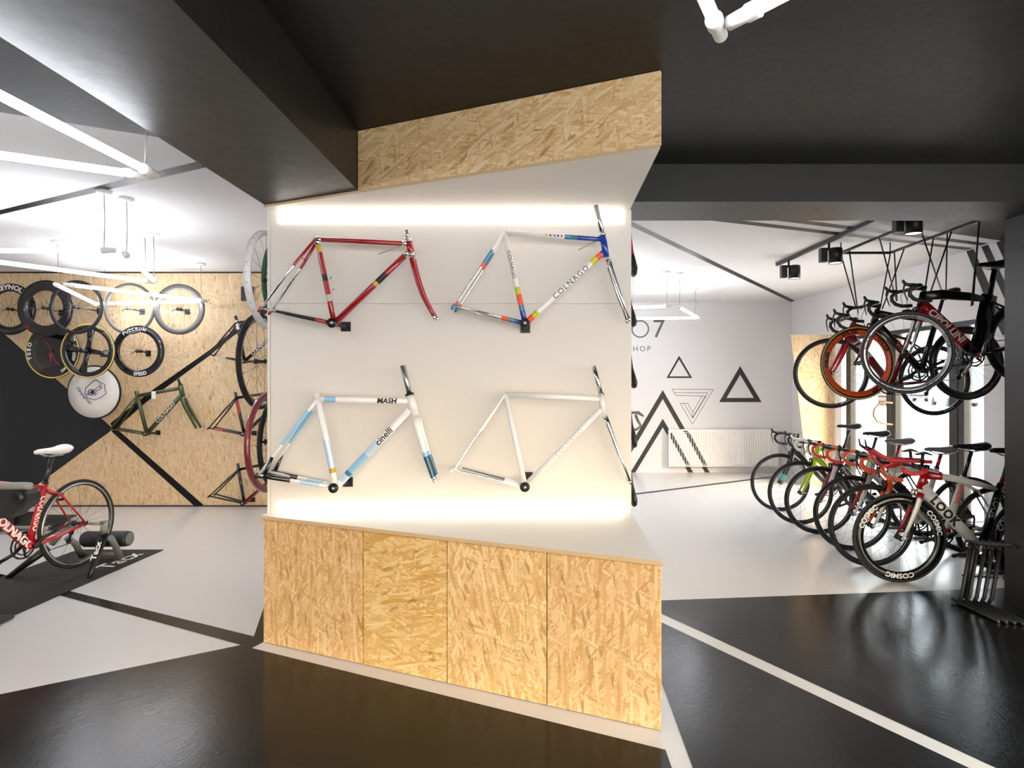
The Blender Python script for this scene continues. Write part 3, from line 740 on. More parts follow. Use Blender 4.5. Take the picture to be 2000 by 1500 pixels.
# ---- the six bicycles on the floor, from the back to the front
def on_floor(cx_, yb): # front wheel centre x pixel, tyre contact y pixel
    Y = 1800 / (yb - 748.0); return Vector(((cx_ - CX) * Y / f, Y, 0))
yaw = math.radians(5)
GRP = 'racing bicycles standing on the floor by the window'
RZ = PI - yaw
B1 = dict(head=BLKG, down=BLKG, top=BLKG, seat=BLKG, stay=BLKG, fork=BLKG, fork_s=[(.72, BLKG), (.93, MINT), (1, BLK)], tape=BLK, post=SILV, post_s=[(.5, BLK), (1, DGREY)], st=.51, saddle_h=.76, ht=.17,
          fw=dict(depth=.022, rim=BLKG, text=[('FULCRUM', 2.4, .02, .0)]), brake=BLK, barsteer=.1)
bicycle('racing_bicycle', 'black racing bicycle with turquoise fork tips, farthest back in the floor row', on_floor(1523.5, 998), RZ, B1, group=GRP)
def tag_red(r, fr, L): pass
B2 = dict(head=LIME, down=LIME, down_s=[(.35, LIME), (1, BLKG)], top=LIME, top_s=[(.2, LIME), (.45, WHITEP), (1, LIME)], seat=LIME, stay=WHITEP, fork=LIME, tape=WHITEM, hood=WHITEM, post=CARB, saddle_h=.73, ht=.15,
          fw=dict(depth=.024, rim=BLKG), bow=.01)
bicycle('racing_bicycle', 'lime green racing bicycle with white bar tape in the floor row', on_floor(1563, 1024), RZ, B2, group=GRP)
B3 = dict(head=WHITEP, down=BLKG, top=SILVP, top_s=[(.5, SILVP), (.8, LIME), (1, BLKG)], seat=BLKG, stay=BLKG, fork=RED, fork_s_near=[(.5, WHITEP), (1, RED)], fork_s_far=[(.1, WHITEP), (1, RED)], tape=RDTAPE, hood=DGREY, post=RED, saddle=GREYM, saddle_h=.69,
          fw=dict(depth=.026, rim=BLKG), words=[('PINARELLO', 'down', .12, .045, TXTW, dict(len=.33, bold=.03))], aero=1.4)
bicycle('racing_bicycle', 'black and white racing bicycle with a red fork and coral bar tape', on_floor(1600, 1043), RZ, B3, group=GRP)
B4 = dict(head=SILVP, down=SILVP, top=SILVP, seat=SILVP, stay=BLKG, fork=REDB, fork_s_near=[(.45, SILVP), (1, WHITEP)], fork_s_far=[(1, REDB)], tape=ORTAPE, hood=DGREY, post=RED, post_s=[(.5, RED), (1, RED)], saddle=GREYM, saddle_h=.67,
          fw=dict(depth=.024, rim=BLKG), words=[('WILIER', 'down', .2, .05, TXTB, dict(len=.3, bold=.03))], aero=1.5)
bicycle('racing_bicycle', 'silver grey racing bicycle with orange bar tape and pink-red fork blade', on_floor(1664, 1075), RZ, B4, group=GRP)
B5 = dict(head=SILVP, down=SILVP, down_s=[(.08, SILVP), (.4, BLKG), (1, SILVP)], top=SILVP, top_s=[(.9, SILVP), (1, REDB)], seat=SILVP, seat_s=[(.12, REDB), (1, SILVP)], stay=SILVP, fork=ORNG, fork_s_near=[(.2, ORNG), (1, SILVP)], fork_s_far=[(1, ORNG)],
          tape=ORTAPE, hood=BLK, post=CARB, saddle_h=.75, bow=.012, fw=dict(depth=.024, rim=BLKG, rimband=DGREY), words=[('WILIER', 'seat', .15, .05, ORNG, dict(len=.26, bold=.03)), ('WILIER', 'down', .5, .055, TXTB, dict(len=.3, bold=.03))], aero=1.6)
bicycle('racing_bicycle', 'silver racing bicycle with orange fork, orange lettering and black saddle', on_floor(1700.5, 1106), RZ, B5, group=GRP)
B6 = dict(head=RED, down=SILVP, top=SILVP, top_s=[(.22, RED), (1, SILVP)], seat=BLKG, stay=BLKG, fork=SILVP, fork_s_near=[(.12, RED), (1, SILVP)], fork_s_far=[(1, RED)], tri=True, tape=mat('red_bar_tape', '#c4303a', .5), post=CARB, post_s=[(.25, RED), (1, CARB)], saddle_h=.76, bow=.016, slope=.035,
          ht=.15, tritape=RED, fw=dict(depth=.058, rim=BLKG, text=[('COSMIC', -PI / 2, .052, .03), ('COSMIC', .6, .052, .03), ('COSMIC', 2.7, .052, .03)]), words=[('LOOK', 'down', .18, .085, TXTB, dict(len=.36, bold=.05, space=1.15)), ('LOOK', 'seat', .2, .06, TXTG, dict(len=.25, bold=.0))],
          aero=1.7, rdt=(.024, .019), brake=SILV)
def b6x(r, fr, L):
    mb = MB(); a_ = L['CR'] + L['u'] * .02; b2 = L['BBp'] + Vector((.02, 0, -.01))
    mb.sweep([a_, b2], [(.012, .008)] * 2, RED, n=8, side=(0, 1, 0)); mb.build('stripe', fr, label='red stripe under the down tube')
    for sd in (-1, 1):
        pass
B6['extra'] = b6x
bicycle('racing_bicycle', 'white and red racing bicycle with aero handlebar and deep lettered wheels, nearest in the row', on_floor(1756, 1137), RZ, B6, group=GRP)

# stands that hold the rear wheels
for i, (cx_, yb, lb) in enumerate([(1523.5, 998, 'black'), (1563, 1024, 'lime green'), (1600, 1043, 'black and white'), (1664, 1075, 'silver grey orange-taped'), (1700.5, 1106, 'silver and orange'), (1756, 1137, 'white and red')]):
    o0 = on_floor(cx_, yb); rh = o0 + Vector((.985 * math.cos(yaw), -.985 * math.sin(yaw), 0))
    r = empty('bicycle_stand', f'low black tube stand holding the rear wheel of the {lb} bicycle', 'bicycle stand', rh, -yaw, group='floor stands behind the bicycles')
    mb = MB()
    for sd in (-1, 1): mb.sweep([(-.16, sd * .14, .012), (.12, sd * .14, .012)], .010, BLKM, n=8)
    mb.sweep([(-.02, -.14, .012), (-.02, .14, .012)], .010, BLKM, n=8); mb.build('base', r)
    mb = MB()
    for sd in (-1, 1): mb.sweep([(-.02, sd * .12, .012), (-.01, sd * .095, .2), (0, sd * .09, .33), (.0, sd * .078, .336)], .009, BLKM, n=8)
    mb.build('upright', r)

# ---- three bicycles hanging from the ceiling frame
def hang(x, y, Y): p = P(x, y, Y); return Vector((p.x, p.y, p.z - .336))
H1 = dict(head=RED, down=CRIM, top=CRIM, seat=CRIM, stay=CRIM, fork=REDB, tape=BLK, post=CARB, saddle_h=.74, ht=.15, fw=dict(depth=.022, rim=CARB, text=[('BONTRAGER', 4.2, .017, 0)]),
          words=[('TREK', 'down', .10, .10, TXTW, dict(len=.40, bold=.06, shear=.2))], aero=1.6, barsteer=-.25, steer=-.25)
bicycle('racing_bicycle', 'hanging red racing bicycle with red fork, farthest back under the ceiling frame', hang(1622, 729, 5.93), PI - .03, H1, pitch=math.radians(4), group='racing bicycles hung from the ceiling')
def h2x(r, fr, L): pass
H2 = dict(head=BLKG, down=BLKG, down_s=[(.35, BLKG), (.36, BLKG), (.9, BLKG)], top=BLKG, seat=BLKG, stay=BLKG, fork=BLKG, fork_s=[(.3, BLKG), (.75, ORNG), (1, BLKG)], tape=BLK, post=CARB, saddle=BLK, saddle_accent=ORNG, saddle_h=.74, ht=.14, sadtilt=-.12,
          fw=dict(depth=.055, rim=mat('orange_rim', '#d9501f', .35), rimband=BLKG, bandf=.2, sidewall=TAN, text=[('WILIER', 2.5, .046, .03), ('WILIER', .1, .046, .03), ('WILIER', 4.0, .046, .03), ('WILIER', 1.3, .046, .03)], txm=BLKG), rw=dict(depth=.05, rim=CARB, text=[('VITTORIA', 4.0, .03, .01), ('VITTORIA', 1.2, .03, .01)], txm=mat('rust_lettering', '#a8532f', .5)),
          words=[('WILIER', 'down', .45, .05, ORNG, dict(len=.28, bold=.03))], aero=1.5)
bicycle('racing_bicycle', 'hanging black racing bicycle with orange rim and tan tyre on its front wheel', hang(1674.5, 709.5, 5.64), PI - .02, H2, pitch=0, group='racing bicycles hung from the ceiling')
H3 = dict(head=BLKG, down=RED, down_s=[(.78, RED), (1, BLKG)], top=CARB, seat=BLKG, stay=BLKG, fork=SILV, crown=BLKG, fork_s=[(.25, BLKG), (1, SILV)], fork_s_near=[(.3, REDB), (1, SILV)], tape=BLK, post=CARB, saddle_h=.76, ht=.13, bow=.02,
          tk=1.5, fw=dict(depth=.034, rim=SILV, tyre=mat('grey_tyre', '#3d3c3a', .5), rimband=DGREY, bandf=.25, text=[('FULCRUM', a_, .026, .02) for a_ in (.4, 1.7, 2.9, 4.1, 5.3)], txm=TXTB), rw=dict(depth=.05, rim=CARB), words=[('CIPOLLINI', 'down', .12, .082, TXTW, dict(len=.44, bold=.03, shear=.2))], aero=1.8, rdt=(.026, .024), arm=SILV, steer=-.5, barsteer=-.2, crank_a=-1.1, postaero=1.8, seataero=2.2)
bicycle('racing_bicycle', 'hanging red and black racing bicycle with silver front wheel, nearest under the ceiling frame', hang(1770, 689, 5.04), PI, H3, pitch=-math.radians(5), group='racing bicycles hung from the ceiling')

# ceiling frame and ropes
mb = MB(); zf = 2.75
def onz(x, y, z=zf): return PC(x, y, z)
fa, fb2 = onz(1642.5, 494), onz(1738.6, 494)
xa0 = fa.x; xb0 = fb2.x; yf = fa.y; yn = 4.45
xa1, xb1 = xa0 + .05, xb0 + .02
for p, q in (((xa0, yf, zf), (xb0, yf, zf)), ((xa0, yf, zf), (xa1, yn, zf)), ((xb0, yf, zf), (xb1, yn, zf)), ((xa1, yn, zf), (xb1, yn, zf))):
    mb.bar(p, q, .022, .022, BLKM, side=(0, 0, 1))
for x, y in ((xa0, yf), (xb0, yf), (xa1, yn), (xb1, yn)): mb.cyl((x, y, zf), (x, y, CEIL), .006, BLKM, n=8)
tag(mb.build('ceiling_frame', org=Vector((xa0, yf, zf))), 'black rectangular tube frame under the ceiling that carries the hanging bicycles', 'frame')
ropes = [((1642.5, 496), (1671, 598), 5.93, 'front of the farthest red'), ((1668.6, 487), (1676, 612), 5.93, 'front of the farthest red'), ((1717, 462), (1751, 588), 5.7, 'saddle of the farthest red'), ((1745, 491), (1752, 588), 5.7, 'saddle of the farthest red'),
         ((1738, 494), (1719, 602), 5.64, 'front of the middle black'), ((1764, 484), (1723, 604), 5.64, 'front of the middle black'), ((1808, 430), (1845, 586), 5.5, 'saddle of the middle black'), ((1845, 453), (1847, 586), 5.5, 'saddle of the middle black'),
         ((1817, 463), (1799, 612), 5.04, 'front of the nearest'), ((1853, 450), (1803, 612), 5.04, 'front of the nearest'), ((1920, 430), (1897, 598), 5.04, 'top tube of the nearest'), ((1961, 430), (1900, 596), 5.04, 'top tube of the nearest')]
for i, (p, q, Y, lb) in enumerate(ropes):
    a_ = onz(*p); a_.z = zf - .01
    # keep the top on one of the two long rails
    xr_ = min((xa0, xb0), key=lambda v: abs(v - a_.x)); a_.x = xr_ + (a_.x - xr_) * .0 + .02 * (1 - (a_.y - yn) / (yf - yn)); a_.y = max(yn + .03, min(yf, a_.y))
    b2 = P(q[0], q[1], Y)
    mb = MB(); mb.sweep([a_, b2], .0062, BLK, n=6); tag(mb.build('hanging_rope', org=b2), f'thin black rope from the ceiling frame to the {lb} hanging bicycle', 'rope', group=f'ropes to the {lb} bicycle')

# track with spotlights
zt = CEIL - .02
t0_ = PC(1517.7, 516.5, zt); t1_ = PC(1703.6, 432, zt); t2_ = t1_ + (t1_ - t0_).normalized() * .5
mb = MB(); mb.bar(t0_, t2_, .035, .036, BLKM, side=(0, 0, 1)); tag(mb.build('light_track', org=t0_), 'black lighting track on the white ceiling beside the hanging bicycles', 'track')
td = (t1_ - t0_).normalized()
for i, (x, y, Y, lb) in enumerate([(1541, 510, 6.6, 'far end'), (1615, 474, 5.75, 'middle'), (1742, 408, 4.62, 'near end beside the beam')]):
    p = t0_ + td * ((t0_.y - Y) / -td.y * 1.0); p = t0_ + (t1_ - t0_) * ((t0_.y - Y) / (t0_.y - t1_.y))
    r = empty('spotlight', f'black cylindrical track spotlight at the {lb} of the track', 'spotlight', p, group='track spotlights')
    mb = MB(); mb.cyl((0, 0, -.018), (0, 0, -.075), .011, BLKM); mb.box((-.085, -.03, -.2), (-.025, .03, -.07), BLKM); mb.box((-.03, -.012, -.09), (.03, .012, -.07), BLKM); mb.build('gear_box', r)
    mb = MB(); mb.lathe([(0, -.07), (.058, -.07), (.062, -.075), (.062, -.21), (.056, -.21), (.056, -.2)], BLK, c=(.06, 0, 0), axis='z', n=28, closed=False); mb.build('lamp_body', r)
    mb = MB(); mb.lathe([(0, -.203), (.056, -.203)], SPOTG, c=(.06, 0, 0), axis='z', n=24, closed=False, smooth=False); mb.build('lens', r)

# ================================================================ TUBE LAMPS
def tube_lamp(a, b, label, canopy=True, wires=(True, True), rr=.0165):
    a = vec(a); b = vec(b); d = (b - a).normalized()
    r = empty('tube_lamp', label, 'lamp', a)
    mb = MB(); mb.cyl(a, b, rr, LGLOW, n=14); mb.build('glass_tube', r, org=a)
    for p, s_ in ((a, -1), (b, 1)):
        mb = MB(); mb.sweep([p - d * s_ * .012, p + d * s_ * .02, p + d * s_ * .021, p + d * s_ * .075], [.023, .023, .0195, .0185], WHITEM, n=16); mb.build('end_cap', r, org=a)
    for p, wv in ((a, wires[0]), (b, wires[1])):
        if wv:
            mb = MB(); q = Vector((p.x, p.y, CEIL - .003)); mb.sweep([p + Vector((0, 0, .015)), p.lerp(q, .5) + Vector((.006, 0, 0)), q], .0025, GREYM, n=6); mb.build('wire', r, org=a)
            mb = MB(); mb.lathe([(0, CEIL - .025), (.045, CEIL - .025), (.05, CEIL - .001), (0, CEIL - .001)], WHITEM, c=(q.x, q.y, 0), axis='z', n=20, closed=False); mb.build('ceiling_canopy', r, org=a)
    return r
zl = 2.43
def tl(x, y): return PC(x, y, zl)
def ext(a, b, L): return a + (b - a).normalized() * L
a_, b_ = tl(283, 331), tl(0, 186); tube_lamp(a_, ext(a_, b_, 1.45), 'long glowing tube lamp running down from the upper left edge of the picture', wires=(True, False))
a_, b_ = tl(248, 338), tl(0, 303); tube_lamp(a_, ext(a_, b_, 1.45), 'glowing tube lamp meeting the nearest tube at its socket', wires=(False, True))
a_, b_ = tl(203, 489), tl(0, 489.5); tube_lamp(a_, ext(a_, b_, 1.45), 'level glowing tube lamp above the wall of wheels at the left edge')
tube_lamp(tl(247, 499), tl(300, 547), 'glowing tube lamp slanting down right above the silver-rimmed wheel', wires=(True, True))
a_, b_ = tl(283, 548.5), tl(0, 512); tube_lamp(a_, ext(a_, b_, 1.7), 'long shallow-slanting glowing tube lamp under the level one')
tube_lamp(tl(112, 557), tl(188, 594), 'short glowing tube lamp in front of the thin-rimmed wheel', wires=(True, False))
tube_lamp(tl(142, 557), tl(392, 587), 'long glowing tube lamp ending above the silver-rimmed wheel', wires=(False, True))
tube_lamp(tl(204, 593), tl(385, 589), 'farthest level glowing tube lamp crossing the upper row of wheels', wires=(True, False))
a_, b_ = tl(1396, 42), tl(1378, 0); tube_lamp(a_, ext(a_, b_, 1.2), 'glowing tube lamp at the top edge with a white socket pointing at the beam', wires=(False, True))
a_ = tl(1474, 19); b_ = tl(1510, 0); tube_lamp(a_, ext(a_, b_, 1.2), 'glowing tube lamp at the top edge running off to the upper right', wires=(False, True))
tube_lamp(tl(1302, 598), tl(1236, 601), 'short glowing tube lamp above the large painted digits', wires=(True, True))
tube_lamp(tl(1327, 600), tl(1361, 619), 'glowing tube lamp slanting right in front of the white back wall', wires=(True, False))
tube_lamp(tl(1358, 621), tl(1225, 622), 'farthest glowing tube lamp just above the painted digits', wires=(True, True))
for (p, q) in (((.2, 6.2), (1.0, 7.3)), ((1.15, 8.6), (.1, 7.6)), ((-.4, 9.0), (.9, 9.5)), ((-.5, 6.6), (-.6, 8.2))):
    tube_lamp((p[0], p[1], zl), (q[0], q[1], zl), 'glowing tube lamp behind the display pillar', wires=(True, True))['group'] = 'tube lamps behind the pillar'
# unseen tube lamps, added only to brighten the foreground
for i, (p, q) in enumerate([((.9, .3), (2.2, -.6)), ((-4.2, 1.4), (-2.8, .2)), ((-.5, -.8), (.9, -1.6)), ((-5.2, 2.6), (-4.4, 1.2)), ((-6.6, 4.4), (-5.6, 5.4)), ((-.5, .5), (.5, -.5)), ((1.6, -1.0), (2.9, -1.9)), ((-1.2, -2.6), (.2, -3.1)), ((2.6, .6), (3.6, -.4)), ((-.7, -.1), (-.6, -1.4)), ((-2.8, -.8), (-1.9, -1.8))]):
    tube_lamp((p[0], p[1], 2.55), (q[0], q[1], 2.55), 'unseen glowing tube lamp added outside the picture to brighten the foreground', wires=(True, True))['group'] = 'tube lamps added outside the picture'

# ================================================================ WALL MOUNTED FRAMES
def bracket(parent, bb, wall_y, bbr=.0, plate=None, org=None, m=BLK, cap=True, end=SILV):
    pl = plate
    mb = MB(); s_ = .028
    mb.box((pl.x - s_, wall_y - .006, pl.z - s_), (pl.x + s_, wall_y - .0005, pl.z + s_), m)
    mb.sweep([(pl.x, wall_y - .006, pl.z), (pl.x, wall_y - .03, pl.z), (bb.x, bb.y + .035, bb.z)], [(.012, .012)] * 3, m, n=8)
    mb.build('wall_bracket', parent, org=org)

def wall_frame(label, Yp, Yw, px, st, name='frameset', cap=True):
    """px: pixel points of the joints on the frame's own plane"""
    bb = P(*px['bb'], Yp); o0 = bb.copy()
    r = empty(name, label, 'bicycle frame', bb)
    J = {k: P(*v, Yp) for k, v in px.items() if k not in ('plate', 'dr', 'fork', 'blade')}
    k_ = st.get('k', 1.0); rt = st.get('r', .015) * k_
    mb = MB(); ax = st.get('aero', 1.0)
    def seg(a, b, r_, key):
        mb.sweep([a, b], [(r_, r_ * ax)] * 2, st[key], n=12, side=(0, 1, 0), segs=st.get(key + '_s'))
    seg(J['hb'], J['ht'], rt * 1.25, 'head'); seg(J['dh'], bb, rt * 1.15, 'down'); seg(J['th'], J['sc'], rt * .95, 'top'); seg(J['st'] if 'st' in J else J['sc'], bb, rt, 'seat')
    dx = Vector(P(*px['dr'], Yp - .065)); dx.y = Yp
    for sd in (-1, 1):
        D = dx + Vector((0, sd * .065, 0))
        mb.sweep([bb + Vector((0, sd * .02, 0)), bb.lerp(dx, .4) + Vector((0, sd * .045, 0)), D], [(rt * .7, rt * .8), (rt * .55, rt * .65), (rt * .45, rt * .45)], st['cs'], n=10, side=(0, 1, 0), segs=st.get('cs_s'))
        mb.sweep([J['sc'] + Vector((0, sd * .016, 0)), J['sc'].lerp(dx, .35) + Vector((0, sd * .045, 0)), D], [(rt * .55, rt * .6), (rt * .5, rt * .55), (rt * .4, rt * .4)], st['ss'], n=10, side=(0, 1, 0), segs=st.get('ss_s'))
        mb.sweep([D + Vector((.012, 0, .008)), D + Vector((-.012, 0, -.006)), D + Vector((-.02, 0, -.022))], [(.003, .010), (.003, .011), (.003, .006)], st.get('drop', CHROME), n=8, side=(0, 1, 0))
    if st.get('bridge', True):
        q = J['sc'].lerp(dx, .28); mb.sweep([q + Vector((0, -.04, 0)), q + Vector((0, .04, 0))], .006, st['ss'], n=8)
    mb.cyl(bb + Vector((0, -.034, 0)), bb + Vector((0, .034, 0)), rt * 1.35, st['down'], n=18)
    fr = mb.build('main_frame', r, org=o0)
    if st.get('lugs'):
        mb = MB()
        for a, b, r_ in ((J['ht'], J['ht'].lerp(J['hb'], .16), rt * 1.32), (J['hb'], J['hb'].lerp(J['ht'], .2), rt * 1.34), (J['th'], J['th'].lerp(J['sc'], .05), rt * 1.02), (J['sc'], J['sc'].lerp(J['th'], .05), rt * 1.02), (J['sc'], J['sc'].lerp(bb, .07), rt * 1.06), (J['dh'], J['dh'].lerp(bb, .05), rt * 1.22)):
            mb.sweep([a, b], r_, CHROME, n=12, side=(0, 1, 0))
        mb.build('lugs', fr, org=o0)
    if cap:
        mb = MB()
        for sd in (-1,):
            mb.lathe([(0, sd * .052), (.006, sd * .052), (.006, sd * .050), (.0265, sd * .048), (.0275, sd * .044), (.0275, sd * .034), (0, sd * .034)], st.get('cap', BLK), c=bb, axis='y', n=28, closed=False)
            mb.lathe([(0, sd * .055), (.0095, sd * .054), (.0095, sd * .048)], SILV, c=bb, axis='y', n=20, closed=False)
        mb.build('axle_cap', r, org=o0)
    if 'fork' in px:
        F = [P(*p, Yp) for p in px['fork']]
        mb = MB(); mb.sweep([F[0] - (F[1] - F[0]) * .03, F[0] + (F[1] - F[0]) * .12], [(rt * 1.5, rt * 1.3), (rt * 2, rt * 1.0)], st.get('crown', st['fork']), n=12, side=(0, 1, 0))
        n_ = len(F)
        for sd in (-1, 1):
            pts = [p + Vector((0, sd * (.022 + .028 * i / (n_ - 1)), 0)) for i, p in enumerate(F)]
            rr = [(rt * (.7 - .3 * i / (n_ - 1)), rt * st.get('fw', 1.0) * (1.0 - .5 * i / (n_ - 1))) for i in range(n_)]
            mb.sweep(pts, rr, st['fork'], n=10, side=(0, 1, 0), segs=st.get('fork_s'))
            t = (pts[-1] - pts[-2]).normalized(); mb.sweep([pts[-1] - t * .004, pts[-1] + t * .022], [(.004, .009), (.003, .008)], st.get('tip', CHROME), n=8, side=(0, 1, 0))
        fo = mb.build('fork', r, org=o0)
        mb = MB(); mb.sweep([J['ht'], J['sp']], [.0135 * st.get('ks', 1)] * 2, st.get('steerer', CHROME), n=12)
        mb.sweep([J['ht'] + (J['sp'] - J['ht']).normalized() * -.004, J['ht'] + (J['sp'] - J['ht']).normalized() * .008], rt * 1.35, st.get('headset', CHROME), n=14); mb.build('steerer_tube', fo, org=o0)
    if st.get('words'):
        mb = MB()
        for (wd, a, b, t0, size, m_, opt) in st['words']:
            A_, B_ = (J[a] if a != 'bb' else bb), (J[b] if b != 'bb' else bb)
            kr = {('bb', 'dh'): 1.16, ('sc', 'th'): .96}.get((a, b), 1.0)
            mb.text(wd, size, m_, tmap_cam(A_, B_, rt * kr * ax, t0, opt.get('v', 0.36) * size, rt * kr), fine=.012, bold=opt.get('bold', 0), shear=opt.get('shear', 0), space=opt.get('space', 1))
        mb.build('lettering', fr, org=o0)
    if st.get('extra'): st['extra'](r, fr, J, bb, o0)
    bracket(r, bb, Yw, plate=P(*px['plate'], Yw), org=o0)
    return r
def tmap_cam(a, b, r, t0, v0, ry):
    """letters on a tube seen from the camera side (-y), running from a to b"""
    t = (b - a).normalized(); L = (b - a).length; s_ = Vector((0, -1, 0)); up = t.cross(s_) * -1
    if up.dot(Vector((0, 0, 1))) < -.3 and False: up = -up
    up = s_.cross(t) * 1.0
    def fn(u, v):
        a_ = (v - v0) / r
        return a + t * (t0 * L + u) + s_ * (ry * math.cos(max(-1.4, min(1.4, a_))) + .0014) + up * (-(r + .001) * math.sin(max(-1.4, min(1.4, a_)))) * -1
    return fn

YW = WY; YP = WY - .13
red_px = dict(bb=(653, 632), sc=(619, 467), th=(795, 476), ht=(797.5, 467), hb=(804.5, 501), dh=(798, 492), sp=(794, 450), dr=(511, 602), plate=(676, 638),
              fork=[(806, 505), (811, 528), (818, 552), (828, 580), (840, 603), (849, 618)])
def red_x(r, fr, J, bb, o0):
    mb = MB(); a_ = P(784, 479, YP - .02); mb.sweep([a_, P(738, 497, YP - .04)], .0022, STEEL, n=6); mb.build('cable_wire', fr, org=o0)
    mb = MB()
    for x, y in ((644, 545), (649, 567), (723, 558), (708, 575)): mb.cyl(P(x, y, YP), P(x + 4, y - 4, YP), .003, STEEL, n=6)
    mb.build('bottle_bolts', fr, org=o0)
wall_frame('red lugged steel bicycle frame with curved red fork, upper left on the display wall', YP, YW, red_px,
           dict(head=RED, down=RED, down_s=[(.30, RED), (.42, TXTB), (.46, GOLD), (1, RED)], top=RED, seat=RED, seat_s=[(.07, RED), (.16, GOLD), (.42, RED), (.5, TXTB), (.66, RED), (.74, TXTG), (1, RED)], cs=CHROME, cs_s=[(.25, RED), (.8, TXTB), (1, CHROME)], ss=CHROME, ss_s=[(.4, RED), (1, CHROME)],
                fork=RED, crown=CHROME, lugs=True, steerer=SILV, drop=RED, extra=red_x))
blue_px = dict(bb=(1025.6, 632), sc=(986, 455), th=(1174, 467), ht=(1177, 459), hb=(1184, 503), dh=(1179, 492), sp=(1163.6, 401), dr=(889, 597), plate=(1026, 641),
               fork=[(1187, 508), (1191, 522), (1206, 568), (1225, 622)])
def blue_x(r, fr, J, bb, o0):
    mb = MB(); mb.sweep([P(1167, 470, YP - .02), P(1130, 488, YP - .04)], .0022, STEEL, n=6); mb.build('cable_wire', fr, org=o0)
    mb = MB()
    for x, c_ in ((1067, GOLD), (1075, RED), (1083, GREEN), (1090, BLUE), (1097, REDB)):
        t = (x - 986) / 188.0; p = J['sc'].lerp(J['th'], t); mb.lathe([(0, -.0152), (.006, -.0152)], c_, c=p, axis='y', n=14, closed=False, smooth=False)
    mb.build('roundels', fr, org=o0)
wall_frame('white and blue bicycle frame with chrome fork, upper right on the display wall', YP, YW, blue_px,
           dict(head=BLUE, down=WHITEP, down_s=[(.03, BLUE), (.09, ORNG), (.16, YELL), (.84, WHITEP), (.90, YELL), (.955, ORNG), (1, BLUE)], top=WHITEP, top_s=[(.25, BLUE), (.38, TEALB), (1, WHITEP)], seat=WHITEP, seat_s=[(.60, WHITEP), (.68, YELL), (.80, ORNG), (.86, TEALB), (1, BLUE)],
                cs=CHROME, cs_s=[(.15, BLUE), (.24, TEALB), (.34, ORNG), (1, CHROME)], ss=CHROME, ss_s=[(.25, WHITEP), (.42, TEALB), (.48, ORNG), (.94, CHROME), (1, ORNG)], fork=CHROME, steerer=CHROME, drop=TEALB, extra=blue_x, cap=DGREY,
                words=[('COLNAGO', 'bb', 'dh', .36, .045, TXTB, dict(bold=.0, space=1.25)), ('COLNAGO', 'sc', 'bb', .20, .030, TXTB, dict(bold=.0, space=1.1)), ('MASTER', 'sc', 'th', .68, .018, TXTB, {})]))
cin_px = dict(bb=(656, 951), sc=(622, 780), st=(618, 767), th=(797, 783), ht=(800, 771), hb=(811, 811), dh=(800, 800), sp=(786.4, 714), dr=(505, 928), plate=(680, 941),
              fork=[(813, 817), (817, 832), (833, 885), (850, 934)])
def cin_x(r, fr, J, bb, o0):
    mb = MB(); dx = P(505, 928, YP - .065); dx.y = YP
    for sd in (-1, 1):
        D = dx + Vector((0, sd * .066, 0))
        mb.sweep([D + Vector((-.012, 0, 0)), D + (bb - dx) * .12, D + (bb - dx) * .42 + Vector((0, -sd * .016, 0))], [(.006, .017), (.008, .013), (.0115, .013)], BLKG, n=10, side=(0, 1, 0))
        mb.sweep([D + (bb - dx) * .07, D + (bb - dx) * .05 + (J['sc'] - dx) * .09, D + (J['sc'] - dx) * .24 + Vector((0, -sd * .003, 0))], [(.008, .013), (.008, .010), (.0095, .010)], BLKG, n=10, side=(0, 1, 0))
        mb.sweep([D + Vector((-.006, sd * .002, .001)), D + Vector((.03, sd * .002, -.002))], [(.0075, .008)] * 2, SILV, n=8, side=(0, 1, 0))
    mb.build('dropout_yoke', fr, org=o0, label='black dropout yokes with silver slots')
wall_frame('white and pale blue aluminium frame with black rear dropouts, lower left on the display wall', YP, YW, cin_px,
           dict(head=WHITEP, down=WHITEP, down_s=[(.42, WHITEP), (.58, SKY2), (.80, SKY), (.84, TEALB), (.92, SKY2), (1, WHITEP)], top=WHITEP, top_s=[(.8, WHITEP), (.93, SKY), (1, WHITEP)], seat=WHITEP, seat_s=[(.5, WHITEP), (.80, SKY2), (.85, GOLD), (1, WHITEP)],
                cs=WHITEP, cs_s=[(.2, WHITEP), (.45, SKY2), (1, WHITEP)], ss=WHITEP, ss_s=[(.15, WHITEP), (.6, SKY), (1, WHITEP)], fork=WHITEP, fork_s=[(.55, WHITEP), (.62, SKY), (.97, DBLUE), (1, CHROME)], steerer=SILV, headset=BLK, drop=BLKG, extra=cin_x, r=.0185, fw=1.35, bridge=False, ks=1.15,
                words=[('MASH', 'sc', 'th', .66, .042, TXTB, dict(bold=.03, shear=.15)), ('cinelli', 'bb', 'dh', .56, .052, TXTB, dict(bold=.02, shear=.1))]))
wc_px = dict(bb=(1025.6, 949), sc=(987, 770), th=(1171, 779), ht=(1174, 771), hb=(1179, 806), dh=(1174, 800), sp=(1159, 714), dr=(886, 918), plate=(1031, 931),
             fork=[(1181, 812), (1187, 828), (1206, 882), (1227, 936)])
wall_frame('plain white bicycle frame with chrome fork, lower right on the display wall', YP, YW, wc_px,
           dict(head=WHITEP, down=WHITEP, top=WHITEP, seat=WHITEP, cs=CHROME, cs_s=[(.3, WHITEP), (.92, CHROME), (1, WHITEP)], ss=WHITEP, ss_s=[(.5, WHITEP), (.93, CHROME), (1, WHITEP)], fork=CHROME, steerer=CHROME, drop=WHITEP, cap=DGREY,
                words=[('COLNAGO', 'bb', 'dh', .40, .036, TXTG, dict(bold=.0, space=1.25))]))
